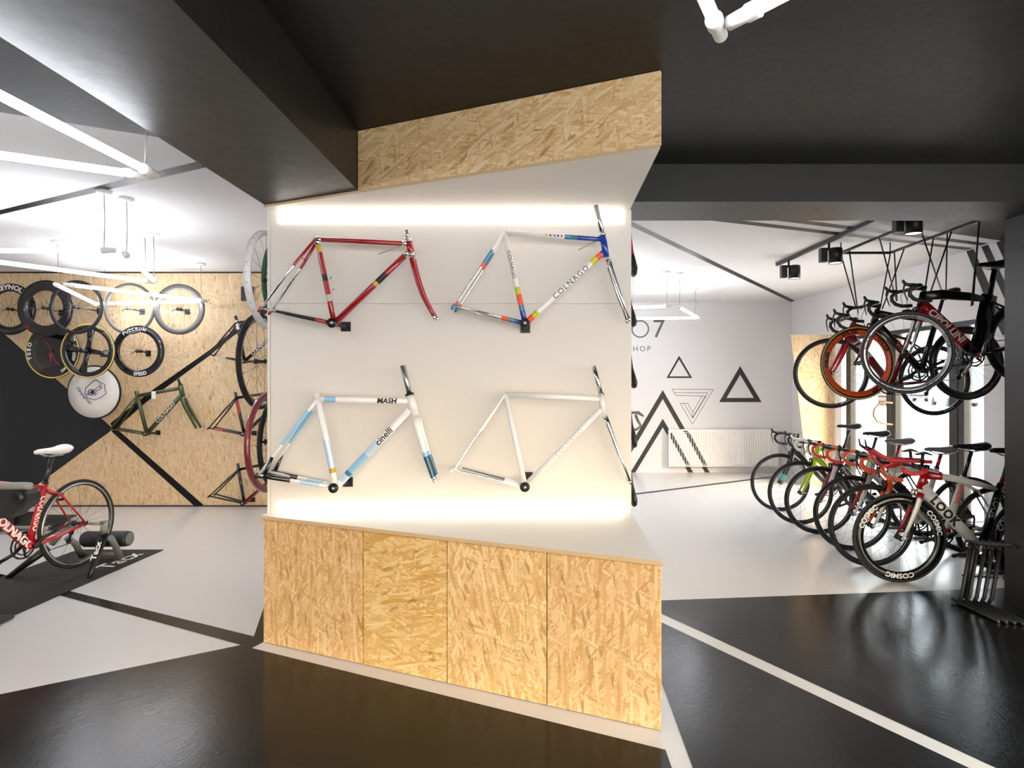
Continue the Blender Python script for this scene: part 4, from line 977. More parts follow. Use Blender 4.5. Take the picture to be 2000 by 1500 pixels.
# frames on the strand board wall
YP2 = YL - .2
grn = dict(bb=(287, 847), sc=(269, 773), st=(266, 764), th=(352, 758), ht=(352, 752), hb=(357, 775), dh=(355, 771), sp=(347, 738), dr=(216, 838), plate=(309, 845),
           fork=[(358, 778), (363, 792), (376, 815), (388, 836)])
def grn_x(r, fr, J, bb, o0):
    mb = MB(); p = P(300, 771, YP2 - .03); mb.box(p + Vector((-.025, -.001, -.05)), p + Vector((.025, .001, .04)), WHITEM); mb.build('price_tag', r, org=o0)
wall_frame('olive green bicycle frame with dark lettering on the strand board wall', YP2, YL, grn, dict(head=OLIVE, down=OLIVE, top=OLIVE, seat=OLIVE, cs=OLIVE, ss=OLIVE, fork=OLIVE, steerer=BLK, headset=BLK, drop=BLK, r=.019, fw=1.5, aero=1.2, extra=grn_x,
           words=[('COLNAGO', 'bb', 'dh', .3, .062, TXTW, dict(bold=.0, space=1.0))]))
b1 = dict(bb=(478, 706), sc=(463, 630), st=(460, 617), th=(550, 622), ht=(548, 612), hb=(556, 642), dh=(552, 636), sp=(545, 600), dr=(408, 692), plate=(500, 706))
wall_frame('black bicycle frame with white lettering, uppermost of the three black frames', YP2, YL, b1, dict(head=BLKG, down=BLKG, top=BLKG, seat=BLKG, seat_s=[(.1, BLKG), (.3, TXTW), (1, BLKG)], cs=BLKG, cs_s=[(.5, BLKG), (.8, TXTG), (1, BLKG)], ss=BLKG, drop=BLK, r=.018,
           words=[('COLNAGO', 'bb', 'dh', .2, .055, TXTW, dict(bold=.02))]))
b2_ = dict(bb=(477, 847.5), sc=(462, 777), st=(459, 766), th=(550, 764), ht=(548, 757), hb=(556, 784), dh=(552, 778), sp=(545, 745), dr=(408, 836), plate=(497, 846))
wall_frame('black bicycle frame with a red seat tube patch, middle one behind the display wall', YP2, YL, b2_, dict(head=BLKG, down=BLKG, top=BLKG, seat=BLKG, seat_s=[(.2, BLKG), (.5, RED), (1, BLKG)], cs=BLKG, cs_s=[(.6, BLKG), (.82, RED), (1, BLKG)], ss=BLKG, drop=BLK, r=.018))
b3_ = dict(bb=(477, 982), sc=(467, 917), st=(464, 905), th=(550, 900), ht=(548, 893), hb=(556, 922), dh=(552, 916), sp=(545, 880), dr=(409, 969), plate=(494, 976))
wall_frame('black bicycle frame with dark red down tube, lowest on the strand board wall', YP2, YL, b3_, dict(head=BLKG, down=CRIM, down_s=[(.1, BLKG), (1, CRIM)], top=BLKG, seat=BLKG, cs=BLKG, ss=BLKG, drop=BLK, r=.018))
p = P(484, 574, YL - .002); mb = MB(); mb.box((p.x - .07, YL - .03, p.z - .085), (p.x + .07, YL - .001, p.z + .085), BLK); tag(mb.build('wall_box', org=p), 'small black square box on the strand board wall near the ceiling', 'box')

# ================================================================ WALL WHEELS
def wall_wheel(cx_, cy_, rpx, label, kind, S=None, cat='wheel', Rw=None):
    S = S or {}; Rr = Rw or .336; Y = Rr * f / rpx if rpx else YL - .3
    Y = S.get('Y', YL - .32); c = P(cx_, cy_, Y); R_ = rpx * Y / f
    r = empty('bicycle_wheel', label, cat, c, group='wheels hung on the strand board wall')
    n = 56; tm = S.get('tyre', TYRE); rim = S.get('rim', CARB); d = S.get('depth', .03); tw = .011
    if S.get('notyre'): ro = R_
    else: ro = R_ - 2 * tw + .003
    wd = .011
    if kind in ('spoked', 'four'):
        mb = MB(); ri = ro - d
        mb.lathe([(ro, -wd), (ro, wd), (ro - d * .5, wd * 1.1), (ri, wd * .5), (ri, -wd * .5), (ro - d * .5, -wd * 1.1)], rim, n=n)
        rm = mb.build('rim', r)
    else:
        mb = MB(); mb.lathe([(0, -.02), (ro * .5, -.017), (ro, -wd), (ro, wd), (ro * .5, .017), (0, .02)], rim, n=n, closed=False); rm = mb.build('disc', r)
    if not S.get('notyre'):
        mb = MB(); mb.lathe([(ro - .003 + tw + tw * math.cos(2 * PI * i / 8), tw * math.sin(2 * PI * i / 8)) for i in range(8)], tm, n=n, mats=[S.get('sw', tm) if abs(math.sin(2 * PI * (i + .5) / 8)) > .8 else tm for i in range(8)]); mb.build('tyre', r)
    if kind == 'spoked':
        mb = MB(); ns = S.get('ns', 20)
        for i in range(ns):
            a = 2 * PI * i / ns; sd = .03 if i % 2 else -.03; ah = a + (.3 if (i // 2) % 2 else -.3)
            mb.sweep([(.018 * math.cos(ah), sd, .018 * math.sin(ah)), (ri * math.cos(a), 0, ri * math.sin(a))], .0011, S.get('spm', STEEL), n=4)
        mb.build('spokes', r)
    if kind == 'four':
        mb = MB()
        for i in range(4):
            a = math.radians([82, -8, -104, 172][i]); t = Vector((math.cos(a), 0, math.sin(a)))
            mb.sweep([t * .01, t * ri * .5, t * (ri + .01)], [(.02, .032), (.014, .026), (.011, .05)], rim, n=10, side=(0, 1, 0))
        mb.build('spokes', r)
    mb = MB(); mb.lathe([(0, -.055), (.007, -.055), (.007, -.036), (.02, -.034), (.02, -.028), (.012, -.024), (.012, .024), (.02, .028), (.02, .034), (.007, .037), (.007, .05), (0, .05)], S.get('hub', BLK), n=16, closed=False)
    mb.sweep([(0, -.05, 0), (-.03, -.06, -.02), (-.05, -.062, -.03)], .004, BLK, n=6); mb.build('hub', r)
    mb = MB(); pw = P(cx_ + S.get('bx', 27), cy_ + S.get('by', 8), YL) - c
    mb.box((pw.x - .03, YL - c.y - .008, pw.z - .035), (pw.x + .03, YL - c.y - .0005, pw.z + .035), BLK)
    mb.sweep([(0, .05, 0), (pw.x, YL - c.y - .008, pw.z)], .008, BLK, n=8); mb.build('wall_bracket', r)
    if S.get('text'):
        mb = MB()
        for (tx, mid, Rt, size, o_) in S['text']:
            mp = arcmap if not o_.get('inn') else arcmap_in
            mb.text(tx, size, o_.get('m', TXTW), mp((0, 0, 0), Rt, mid, o_.get('y', -wd * 1.2 - .003)), bold=o_.get('bold', .03), center=True, fine=.04, space=o_.get('space', 1), shear=o_.get('shear', 0))
        mb.build('lettering', rm)
    if S.get('extra'): S['extra'](r, rm)
    return r
RR = .33
wall_wheel(20, 604, 50.5, 'deep black rimmed wheel with white lettering, far left of the upper row', 'spoked', dict(depth=.075, rim=BLKG, spm=SPK, text=[('REYNOLDS', 1.35, .232, .075, dict(bold=.03, m=TXTW))]))
wall_wheel(89, 602, 55, 'plain deep black rimmed wheel, second in the upper row', 'spoked', dict(depth=.1, rim=CARB, Y=YL - .5, bx=31, by=9, extra=lambda r, rm: MB().text('DT', .05, RED, arcmap((0, 0, 0), .27, 3.95, -.018), bold=.04, center=True).build('decal', rm)))
wall_wheel(149, 600, 53, 'thin rimmed wheel with silver accent, third in the upper row', 'spoked', dict(depth=.02, rim=DGREY, Y=YL - .62, bx=46, by=8, text=[('DURA', 2.9, .285, .022, dict(bold=.0))]))
wall_wheel(253, 603, 50.5, 'thin grey rimmed wheel with silver spokes, fourth in the upper row', 'spoked', dict(depth=.018, rim=GREYM, hub=SILV, tyre=TYREG, bx=25, by=6))
wall_wheel(350, 604, 49.5, 'deep silver grey rimmed wheel, last in the upper row', 'spoked', dict(depth=.062, rim=mat('smoked_silver_rim', '#5e5b58', .35, .3), notyre=True, bx=16, by=5))
wall_wheel(103, 686, 53.5, 'closed black disc wheel with white letters round its edge', 'disc', dict(rim=BLKG, sw=TAN, Y=YL - .36, text=[('TEEO', PI, .245, .06, dict(inn=False, bold=.02, space=1.5)), ('ZIPP', -1.0, .27, .04, dict(inn=True, bold=.02)), ('T', 1.1, .25, .06, {}), ('GP', -.3, .25, .05, {})],
           extra=lambda r, rm: MB().poly([(-.03, -.022, -.02), (.02, -.022, 0), (0, -.022, -.17)], PINK).sweep([(-.12, -.02, .18), (-.02, -.02, .05), (.04, -.022, -.1), (.1, -.02, -.17)], .006, PINK, n=5).build('decal', rm)))
wall_wheel(172, 685.5, 53.5, 'black four-spoke carbon wheel with tan tyre edge', 'four', dict(depth=.05, rim=BLKG, sw=TAN, Y=YL - .52, bx=30, by=6))
wall_wheel(271, 686, 50.5, 'deep black wheel with white lettering above the green frame', 'spoked', dict(depth=.06, rim=BLKG, spm=SPK, bx=19, by=4, text=[('FULCRUM', 1.75, .243, .05, dict(bold=.02, space=1.3)), ('SPEED', -PI / 2 + .1, .283, .055, dict(bold=.03, inn=True, space=1.1))]))
def campy(r, rm):
    y = -.0215; mb = MB()
    def ln(pts, w_=.0035, m=VIOL): mb.sweep([(x, y, z) for x, z in pts], w_, m, n=5)
    M2 = lambda p, s=1.25: ((p[0] - 917) / 1000 * s + .0, (1180 - p[1]) / 1000 * s)
    ln([M2(p) for p in ((945, 1060), (985, 1090), (1028, 1105), (1028, 1150), (1040, 1190), (990, 1230), (930, 1250), (870, 1235), (845, 1190), (850, 1140), (895, 1100), (945, 1060))])
    for rad in (30, 24, 8):
        ln([M2((900 + rad * math.cos(i * PI / 8), 1182 + rad * math.sin(i * PI / 8))) for i in range(17)], .0025)
    ln([M2(p) for p in ((925, 1160), (965, 1130), (990, 1108), (985, 1135), (1002, 1130), (985, 1150), (960, 1165), (925, 1165))], .003)
    ln([M2(p) for p in ((900, 1182), (955, 1195))], .003); ln([M2(p) for p in ((950, 1160), (935, 1215))], .003)
    a = -math.radians(50); o_ = Vector((-.20, y, .05)); ux = Vector((math.cos(a), 0, math.sin(a))); uz = Vector((-math.sin(a), 0, math.cos(a)))
    mb.text('Campagnolo', .055, VIOL, lambda u_, v_: o_ + ux * u_ + uz * v_, shear=.35, space=.9, fine=9); mb.build('emblem', rm)
wall_wheel(184, 766, 53, 'closed white disc wheel with a violet emblem and handwriting', 'disc', dict(rim=mat('white_disc_skin', '#dcd7cf', .45), Y=YL - .3, extra=campy, hub=BLK))

# wheels on the left flank of the pillar
def flank_wheel(x, y, Y, R_, label, rim, tyre, depth, wd=.011, bare=False, tilt=0.0, hub=BLK, holes=False, far=None):
    c = P(x, y, Y); r = empty('bicycle_wheel', label, 'wheel', c, rz=PI / 2 + tilt, group='wheels hung on the left flank of the pillar')
    mb = MB(); ro = R_ if bare else R_ - .02; ri = ro - depth
    mb.lathe([(ro, -wd), (ro, wd), (ro - depth * .5, wd * 1.1), (ri, wd * .5), (ri, -wd * .5), (ro - depth * .5, -wd * 1.1)], rim, n=60); rm = mb.build('rim', r)
    if holes:
        mb = MB()
        for i in range(32):
            a = 2 * PI * i / 32; d = Vector((math.cos(a), 0, math.sin(a))); mb.cyl(d * (ro - .001), d * (ro + .001), .003, BLK, n=8)
        mb.build('spoke_holes', rm)
    if tyre:
        mb = MB(); tw = .013; mb.lathe([(ro - .003 + tw + tw * math.cos(2 * PI * i / 8), tw * math.sin(2 * PI * i / 8)) for i in range(8)], tyre, n=60); mb.build('tyre', r)
    mb = MB()
    for i in range(18):
        a = 2 * PI * i / 18; sd = .03 if i % 2 else -.03; mb.sweep([(.018 * math.cos(a + .3), sd, .018 * math.sin(a + .3)), (ri * math.cos(a), 0, ri * math.sin(a))], .0011, SPK, n=4)
    mb.build('spokes', r)
    mb = MB(); mb.lathe([(0, -.1), (.007, -.1), (.007, -.036), (.02, -.034), (.012, -.024), (.012, .024), (.02, .034), (.007, .036), (.007, .05), (0, .05)], hub, n=14, closed=False); mb.build('hub', r)
    mb = MB(); xw = -1.62 - c.x   # arm to the pillar, local y runs towards -x
    mb.sweep([(0, -.1, 0), (0, -xw + .0, 0)], .008, BLK, n=8); mb.box((-.035, -xw + .0005, -.035), (.035, -xw + .008, .035), BLK); mb.build('wall_bracket', r)
    return r
flank_wheel(527, 548, 3.98, .315, 'bare white rim with spoke holes poking out beside the red frame', WHITEP, None, .03, wd=.02, bare=True, holes=True)
flank_wheel(552, 556, 4.35, .31, 'dark green tyred wheel seen inside the white rim', BLKG, GREEN, .02)
flank_wheel(509, 706, 4.32, .335, 'black tyred wheel poking out left of the display wall at mid height', BLKG, TYRE, .035)
flank_wheel(528, 863, 3.98, .325, 'maroon rimmed wheel poking out low at the left edge of the display wall', MAROON, None, .04, wd=.013, bare=True)
flank_wheel(546, 863, 4.25, .32, 'black wheel half hidden behind the maroon rim', BLKG, TYRE, .03)

# saddles down the right flank of the pillar
def flank_saddle(ytop, ybot, Y, label, m, accent=None):
    zt_, zb = P(0, ytop, Y).z, P(0, ybot, Y).z; L = zt_ - zb
    r = empty('bicycle_saddle', label, 'saddle', (0.50, Y, (zt_ + zb) / 2), group='saddles down the right flank of the pillar')
    xs = [0, .04, .14, .3, .5, .7, .86, .96, 1]; off = [.052, .056, .058, .05, .04, .034, .03, .026, .022]; wa = [.03, .06, .07, .055, .032, .022, .018, .014, .006]; th = [.008, .018, .02, .016, .012, .011, .010, .008, .004]
    mb = MB(); mb.sweep([(o_, 0, -L / 2 + x * L) for x, o_ in zip(xs, off)], list(zip(wa, th)), m, n=14, side=(0, 1, 0), segs=[(.42, m), (.8, accent), (1, m)] if accent else None); s_ = mb.build('shell', r)
    mb = MB()
    for sd in (-1, 1): mb.sweep([(.045, sd * .035, -L * .38), (.012, sd * .026, -L * .25), (.01, sd * .022, L * .05), (.03, sd * .008, L * .34)], .0035, SILV, n=6)
    mb.build('rails', r)
    mb = MB(); mb.box((0.0005, -.02, -.04), (.014, .02, .03), BLK); mb.build('wall_bracket', r)
flank_saddle(441, 540, 3.83, 'black and red bicycle saddle, topmost on the right flank of the pillar', BLK, REDB)
flank_saddle(562, 638, 3.86, 'grey and dark red bicycle saddle, second from the top on the pillar flank', DGREY, CRIM)
flank_saddle(680, 758, 3.84, 'plain black bicycle saddle, third down on the right flank of the pillar', BLK)
flank_saddle(786, 874, 3.84, 'slim black bicycle saddle, fourth down on the pillar flank near the painted chevrons', BLK)
flank_saddle(899, 988, 3.84, 'slim black bicycle saddle, lowest on the right flank of the pillar', BLK)
# a handlebar end on the flank by the fourth saddle
mb = MB(); p0 = P(1243, 815, 4.1)
mb.sweep([(0.502, 4.1, P(0, 806, 4.1).z), P(1241, 806, 4.1), P(1247, 806, 4.1), P(1257, 813, 4.1)], [.009, .009, .012, .006], GREYM, n=8); mb.sweep([P(1241, 810, 4.1), P(1246, 822, 4.1), P(1252, 832, 4.1), P(1243, 839, 4.1), (0.502, 4.1, P(0, 843, 4.1).z)], .009, GREYM, n=8)
tag(mb.build('bicycle_handlebar', org=p0), 'small grey handlebar end sticking out beside the fourth saddle on the pillar', 'handlebar')

# ================================================================ RADIATOR
YRD = YR - .12
r = empty('radiator', 'long white panel radiator under the painted triangles on the back wall', 'radiator', P(1414, 912, YRD))
o0 = P(1414, 912, YRD)
x0, x1 = P(1307, 0, YRD).x, P(1522, 0, YRD).x; z0, z1 = P(0, 911.5, YRD).z, P(0, 840, YRD).z
mb = MB(); mb.box((x0, YRD + .012, z0), (x1, YRD + .09, z1), WHITEM)
nn = 46
for i in range(nn):
    xa = x0 + .02 + (x1 - x0 - .04) * i / nn; mb.prism([(xa, YRD + .012, z0 + .03), (xa + .010, YRD, z0 + .03), (xa + .024, YRD, z0 + .03), (xa + .034, YRD + .012, z0 + .03)], (0, 0, z1 - z0 - .06), WHITEM)
pn = mb.build('panel', r, org=o0)
mb = MB(); mb.box((x0, YRD + .01, z1), (x1, YRD + .095, z1 + .008), WHITEM); mb.build('top_grille', r, org=o0)
mb = MB()
for xx in (x0 + .2, x1 - .2): mb.box((xx, YRD + .09, z0 + .1), (xx + .03, YR - .001, z1 - .1), WHITEM)
mb.build('wall_bracket', r, org=o0)
mb = MB()
def zz(x, y): return P(1220 + x / 5.263, 660 + y / 5.263, YRD)
for i in range(nn):
    xa = x0 + .02 + (x1 - x0 - .04) * i / nn + .004; xb = xa + .026
    for (ax_, ay, bx_, by, lo, hi) in ((622, 978, 840, 1292, 45, 0), (490, 980, 665, 1290, 0, 0)):
        # chevron stripe: between two parallel slanted lines
        sl = (1292 - 978) / (795 - 622.0); 
        if ax_ == 622: l0 = (622, 978); l1 = (668, 978)
        else: l0 = (448, 985); l1 = (492, 985); sl = (1290 - 985) / (620 - 448.0)
        Z0a = zz(*l0); Z1a = zz(*l1); slw = -sl
        def zat(x, q): return q.z + slw * (x - q.x)
        pts = [(xa, zat(xa, Z1a)), (xb, zat(xb, Z1a)), (xb, zat(xb, Z0a)), (xa, zat(xa, Z0a))]
        zc0, zc1 = z0 + .04, z1 - .04
        pts = [(x, min(zc1, max(zc0, z))) for x, z in pts]
        if max(p_[1] for p_ in pts) - min(p_[1] for p_ in pts) > .004: mb.poly([(x, YRD - .0015, z) for x, z in pts], G_PAINT)
for q in ([(600, 955), (648, 955), (660, 972), (612, 972)], [(795, 1300), (845, 1300), (852, 1312), (803, 1312)], [(625, 1300), (668, 1300), (675, 1312), (632, 1312)]):
    mb.poly([zz(*p_) + Vector((0, .010, 0)) for p_ in q], G_PAINT)
mb.build('painted_stripes', r, org=o0)

# ================================================================ SHOP WINDOWS
def win(n, y0, y1, z0=.02, z1=2.14, near=True):
    xa, xb = RW(y0), RW(y1)
    mb = MB(); M_ = None; t = .05
    d = Vector((xb - xa, y1 - y0, 0)).normalized()
    a_, b2 = Vector((xa + .03, y0, 0)), Vector((xb + .03, y1, 0))
    for p_, q_ in (((a_.x, a_.y, z0 + t / 2), (b2.x, b2.y, z0 + t / 2)), ((a_.x, a_.y, z1 - t / 2), (b2.x, b2.y, z1 - t / 2))): mb.bar(p_, q_, .07, t, FRAMEG, side=(1, 0, 0))
    for p_ in ((a_ + d * .065, b2 - d * .065) if near else (b2 - d * .065,)):
        mb.box((p_.x - .03, p_.y - .065, z0), (p_.x + .025, p_.y + .065, z1), FRAMEG); mb.box((p_.x + .025, p_.y - .06, z0), (p_.x + .05, p_.y + .06, z1), FRAMEL)
    o = mb.build(f'window_{n}', kind='structure')
    mb = MB(); mb.prism([(a_.x + .02, a_.y + .06, z0 + t), (b2.x + .02, b2.y - .06, z0 + t), (b2.x + .02, b2.y - .06, z1 - t), (a_.x + .02, a_.y + .06, z1 - t)], (.006, 0, 0), GLASS); mb.build('pane', o)
    return o
yA = lambda x: onR(x, 700)[0]
win(1, yA(1743), yA(1652)); win(2, yA(1870), yA(1737)); win(3, 6.0, yA(1866), near=False)
win(4, -3.2, -.4, z0=.1, z1=2.3); win(5, -.4, 2.4, z0=.1, z1=2.3)
# drop bar hung on the mullion, poster in the first pane
p = P(1741, 788, 7.42); q = P(1741, 828, 7.42)
mb = MB(); mb.sweep([P(1743, 787, 7.44), P(1730, 786, 7.44), P(1716, 789, 7.44), P(1707, 800, 7.44), P(1706, 812, 7.44), P(1713, 823, 7.44), P(1726, 828, 7.44), P(1743, 829, 7.44)], .011, BROWN, n=10)
tag(mb.build('drop_handlebar', org=p), 'curved brown taped handlebar hung on the dark window mullion', 'handlebar')
Yp_ = 7.75; xw = RW(Yp_) + .04
r = empty('poster', 'small red and white notice with a blue block taped inside the window', 'poster', (xw, Yp_, 1.3))
mb = MB(); mb.box((xw, Yp_ - .17, 1.2), (xw + .002, Yp_ + .17, 1.66), WHITEM); mb.box((xw - .001, Yp_ - .15, 1.5), (xw, Yp_ + .05, 1.62), BLUE); mb.box((xw - .001, Yp_ - .17, 1.32), (xw, Yp_ + .17, 1.335), RED); mb.build('sheet', r, org=(xw, Yp_, 1.3))
mb = MB(); mb.text('KUPON', .08, TXTB, lambda u, v: Vector((xw - .002, Yp_ + .15 - u, 1.22 + v)), fine=9); mb.build('lettering', r, org=(xw, Yp_, 1.3))

# ================================================================ OUTSIDE
g = MB(); g.box((4.7, -30, -.25), (90, 120, -.15), ASPH); struct(g, 'street_ground')
def building(x, y0, y1, h, m, label, nfl, nw, shop=True):
    r = empty('street_building', label, 'building', (x, y0, -.15))
    mb = MB(); mb.box((x, y0, -.15), (x + 8, y1, h), m); mb.build('wall', r, org=(x, y0, -.15))
    wd = (y1 - y0) / nw
    for i in range(nfl):
        for j in range(nw):
            zz0 = 3.6 + i * 3.2; yy = y0 + wd * (j + .28)
            if zz0 + 2 > h: continue
            mb = MB(); mb.box((x - .05, yy, zz0), (x + .02, yy + wd * .44, zz0 + 1.9), DGL); mb.box((x - .08, yy - .1, zz0 - .15), (x + .02, yy + wd * .44 + .1, zz0), m); mb.build('window', r, org=(x, y0, -.15))
    if shop:
        mb = MB(); mb.box((x - .1, y0 + .4, .3), (x + .02, y1 - .4, 2.9), DGL); mb.build('shopfront', r, org=(x, y0, -.15))
building(40, 30, 58, 15, FAC1, 'pale apartment block across the street seen through the window', 4, 9)
building(40, 58.5, 100, 12, FAC2, 'grey apartment block far across the street seen through the window', 3, 10)
def car(loc, rz, m, label):
    r = empty('parked_car', label, 'car', loc, rz, group='cars parked across the street')
    prof = [(-2.1, .3), (-2.15, .7), (-1.95, .95), (-1.3, 1.02), (-.75, 1.42), (.7, 1.45), (1.35, 1.05), (2.0, .9), (2.15, .6), (2.1, .3)]
    mb = MB(); mb.prism([(x, -.85, z) for x, z in prof], (0, 1.7, 0), m); mb.build('body', r)
    mb = MB()
    for s_ in (-1, 1): mb.poly([(x, s_ * .855, z) for x, z in ((-1.2, 1.02), (-.72, 1.36), (.66, 1.38), (1.15, 1.04))], DGL)
    mb.poly([(-2.0, -.6, .96) if False else (-1.33, -.7, 1.02), (-1.33, .7, 1.02), (-.78, .7, 1.41), (-.78, -.7, 1.41)], DGL); mb.build('windows', r)
    for x in (-1.3, 1.3):
        for s_ in (-1, 1):
            mb = MB(); mb.lathe([(0, -.1), (.2, -.1), (.31, -.1), (.31, .1), (0, .1)], BLK, c=(x, s_ * .8, .31), n=24, closed=False, mats=[SILV, BLK, BLK, BLK, BLK]); mb.build('wheel', r)
car(P(1862, 791, 44) * 1.0 + Vector((0, 0, 0)), math.radians(78), CARW, 'white car parked across the street seen through the window')
car(P(1779, 786, 56), math.radians(80), CARD, 'dark car parked across the street seen through the window')
for o in bpy.data.objects:
    if o.name.startswith('parked_car'): o.location.z = -.15

# ================================================================ TRAINER CORNER
mx0, mx1, my0, my1 = -4.18, -3.42, 3.55, 5.505
mb = MB(); mb.box((mx0, my0, .0015), (mx1, my1, .008), MATR)
mo = mb.build('floor_mat', org=Vector((mx0, my0, 0))); tag(mo, 'long black rubber training mat with white lettering under the trainer', 'mat')
mb = MB(); o_ = PF(238, 1099); 
mb.text('Tacx', .2, TXTW, lambda u, v: Vector((-3.50 - (v - .0), 4.93 + u * 1.05, .0095)), bold=.02, shear=.15, fine=9, space=1.05)
mb.build('lettering', mo, org=Vector((mx0, my0, 0)))
# bicycle on the trainer: it points towards the camera's left front, along the mat
TB = dict(head=RED, down=REDB, top=REDB, seat=REDB, stay=REDB, sstay=REDB, fork=RED, tape=BLK, post=CARB, saddle=WHITEM, saddle_h=.685, st=.44, ht=.13, collar=BLK, aero=1.3, bow=.0, cs_s=[(.5, REDB), (1, REDB)],
          fw=dict(depth=.024, rim=BLKG, rimband=SILV, spoke=SPK), words=[('COLNAGO', 'down', .38, .08, TXTW, dict(len=.43, bold=.05)), ('COLNAGO', 'seat', .2, .05, TXTW, dict(len=.24, bold=.01))], slope=.02)
trz = -PI / 2 - math.radians(6.5)
hub = P(153, 1022, 4.77); fwd = Vector((math.cos(trz), math.sin(trz), 0))
floc = hub + fwd * .985; floc.z = hub.z - .336
bicycle('racing_bicycle', 'bright red racing bicycle with white saddle clamped in the indoor trainer', floc, trz, TB)
tx = hub.x
r = empty('indoor_trainer', 'folding indoor trainer with grey frame and black legs under the red bicycle', 'bike trainer', (tx, 4.95, .008))
o0 = Vector((tx, 4.95, .008)); oz = .011
mb = MB(); mb.sweep([(tx + .33, 4.66, oz + .01), (tx + .16, 4.93, .33)], [(.012, .022), (.02, .036)], BLK, n=10); mb.build('leg', r, org=o0, label='black leg with white lettering')
a_ = Vector((tx + .33, 4.66, oz + .01)); b_ = Vector((tx + .16, 4.93, .33)); a_ = P(173.5, 1130.5, 4.70); b_ = P(203, 1043, 4.90)
bpy.data.objects.remove([o for o in r.children if o.name.startswith('leg')][0])
mb = MB(); mb.sweep([a_ + Vector((0, 0, .004)), a_.lerp(b_, .25), b_], [(.012, .014), (.016, .022), (.02, .042)], BLK, n=10, side=(0, 1, 0)); lg = mb.build('leg', r, org=o0)
mb = MB(); d_ = (b_ - a_).normalized(); up_ = Vector((-d_.z, 0, d_.x)) if False else d_.cross(Vector((0, 1, 0)))
up_ = Vector((0, -1, 0)).cross(d_) * 1.0
mb.text('Tacx', .075, TXTW, lambda u, v: a_.lerp(b_, .42) + d_ * u + up_ * (v - .03) + Vector((0, -.034, 0)), bold=.03, shear=.1, fine=9); mb.build('lettering', lg, org=o0)
c_ = P(14, 1129, 4.71); e_ = P(92, 1071, 4.78)
mb = MB(); mb.sweep([c_, c_.lerp(e_, .5), e_], [(.02, .018), (.026, .024), (.03, .032)], BLK, n=10, side=(0, 1, 0)); mb.build('leg', r, org=o0)
mb = MB()
nb = P(204, 1022, 4.82); mb.sweep([hub + Vector((.075, 0, 0)), nb], .012, LGREY, n=10); mb.sweep([nb, b_ + Vector((0, 0, .01))], [.024, .028], LGREY, n=12)
mb.sweep([nb + Vector((-.01, -.02, .01)), nb + Vector((.05, -.04, .03))], [.014, .007], LGREY, n=8)
fb_ = Vector((2 * tx - nb.x, nb.y, nb.z)); mb.sweep([hub - Vector((.075, 0, 0)), fb_ + Vector((.06, 0, 0))], .012, LGREY, n=10); mb.sweep([fb_ + Vector((.06, 0, 0)), e_ + Vector((.02, .02, .03))], .024, LGREY, n=12)
mb.build('clamp', r, org=o0, label='grey axle clamp')
mb = MB(); mb.sweep([P(216, 1050, 4.95), P(225, 1066, 5.05), PF(235, 1088, .04)], .024, GREYM, n=12); mb.sweep([P(130, 1050, 5.0), P(146, 1060, 5.0), P(160, 1086, 5.15)], .024, GREYM, n=12)
mb.sweep([P(160, 1080, 5.2), P(232, 1081, 5.2)], .022, GREYM, n=12); mb.build('base_frame', r, org=o0)
mb = MB(); ra, rb = P(168, 1053, 5.22), P(246, 1052, 5.22)
mb.sweep([ra - Vector((.02, 0, 0)), ra, rb, rb + Vector((.03, 0, 0))], [.055, .066, .066, .06], DGREY, n=24); mb.sweep([rb + Vector((.03, 0, 0)), rb + Vector((.036, 0, 0))], [.055, .045], GREYM, n=24); mb.build('resistance_roller', r, org=o0)
# grey padded bar of the neighbouring exercise machine at the picture's left edge
r = empty('exercise_machine', 'grey padded bar on a dark motor housing at the left edge before the red bicycle', 'exercise machine', (-3.4, 3.6, 0)); o0 = Vector((-3.4, 3.6, 0))
mb = MB(); mb.sweep([P(-70, 950, 3.62), P(50, 949, 3.62), P(60, 949, 3.62), P(63, 949, 3.62)], [.0225, .0225, .02, .008], LGREY, n=16); mb.build('padded_bar', r, org=o0)
mb = MB(); mb.prism([P(x, y, 3.60) for x, y in ((-60, 960), (44, 958), (52, 966), (53, 978), (46, 990), (30, 1001), (20, 1012), (-60, 1016))], (0, .1, 0), DGREY); mb.lathe([(0, -.012), (.035, -.012), (.038, 0)], BLK, c=P(35, 972, 3.6), axis='y', n=24, closed=False); mb.build('motor_housing', r, org=o0)
mb = MB(); mb.sweep([P(-40, 1010, 3.66), Vector((P(-60, 1010, 3.66).x, 3.66, .02))], [.03, .03], DGREY, n=12); mb.build('post', r, org=o0)
mb = MB(); mb.box(Vector((P(-60, 1010, 3.66).x - .25, 3.4, .009)), Vector((P(-60, 1010, 3.66).x + .06, 3.9, .03)), DGREY); mb.build('foot', r, org=o0)
r = empty('folded_trainer', 'low dark folded trainer lying on the floor behind the red bicycle', 'bike trainer', P(70, 1030, 6.3) * 1.0); o0 = P(70, 1030, 6.3)
mb = MB(); mb.box((P(20, 0, 6.2).x, 6.15, .07), (P(135, 0, 6.2).x, 6.3, .15), DGREY); mb.box((P(-60, 0, 6.2).x, 6.1, .09), (P(44, 0, 6.2).x, 6.35, .17), BLK); mb.build('dark_bar', r, org=o0)
mb = MB(); mb.sweep([P(-40, 1043, 6.1), P(125, 1041, 6.1)], .025, LGREY, n=10); mb.box((P(-30, 0, 6.1).x, 6.08, 0.002), (P(-24, 0, 6.1).x, 6.14, .07), DGREY); mb.box((P(110, 0, 6.2).x, 6.1, 0.002), (P(116, 0, 6.2).x, 6.3, .07), DGREY); mb.build('grey_bar', r, org=o0)

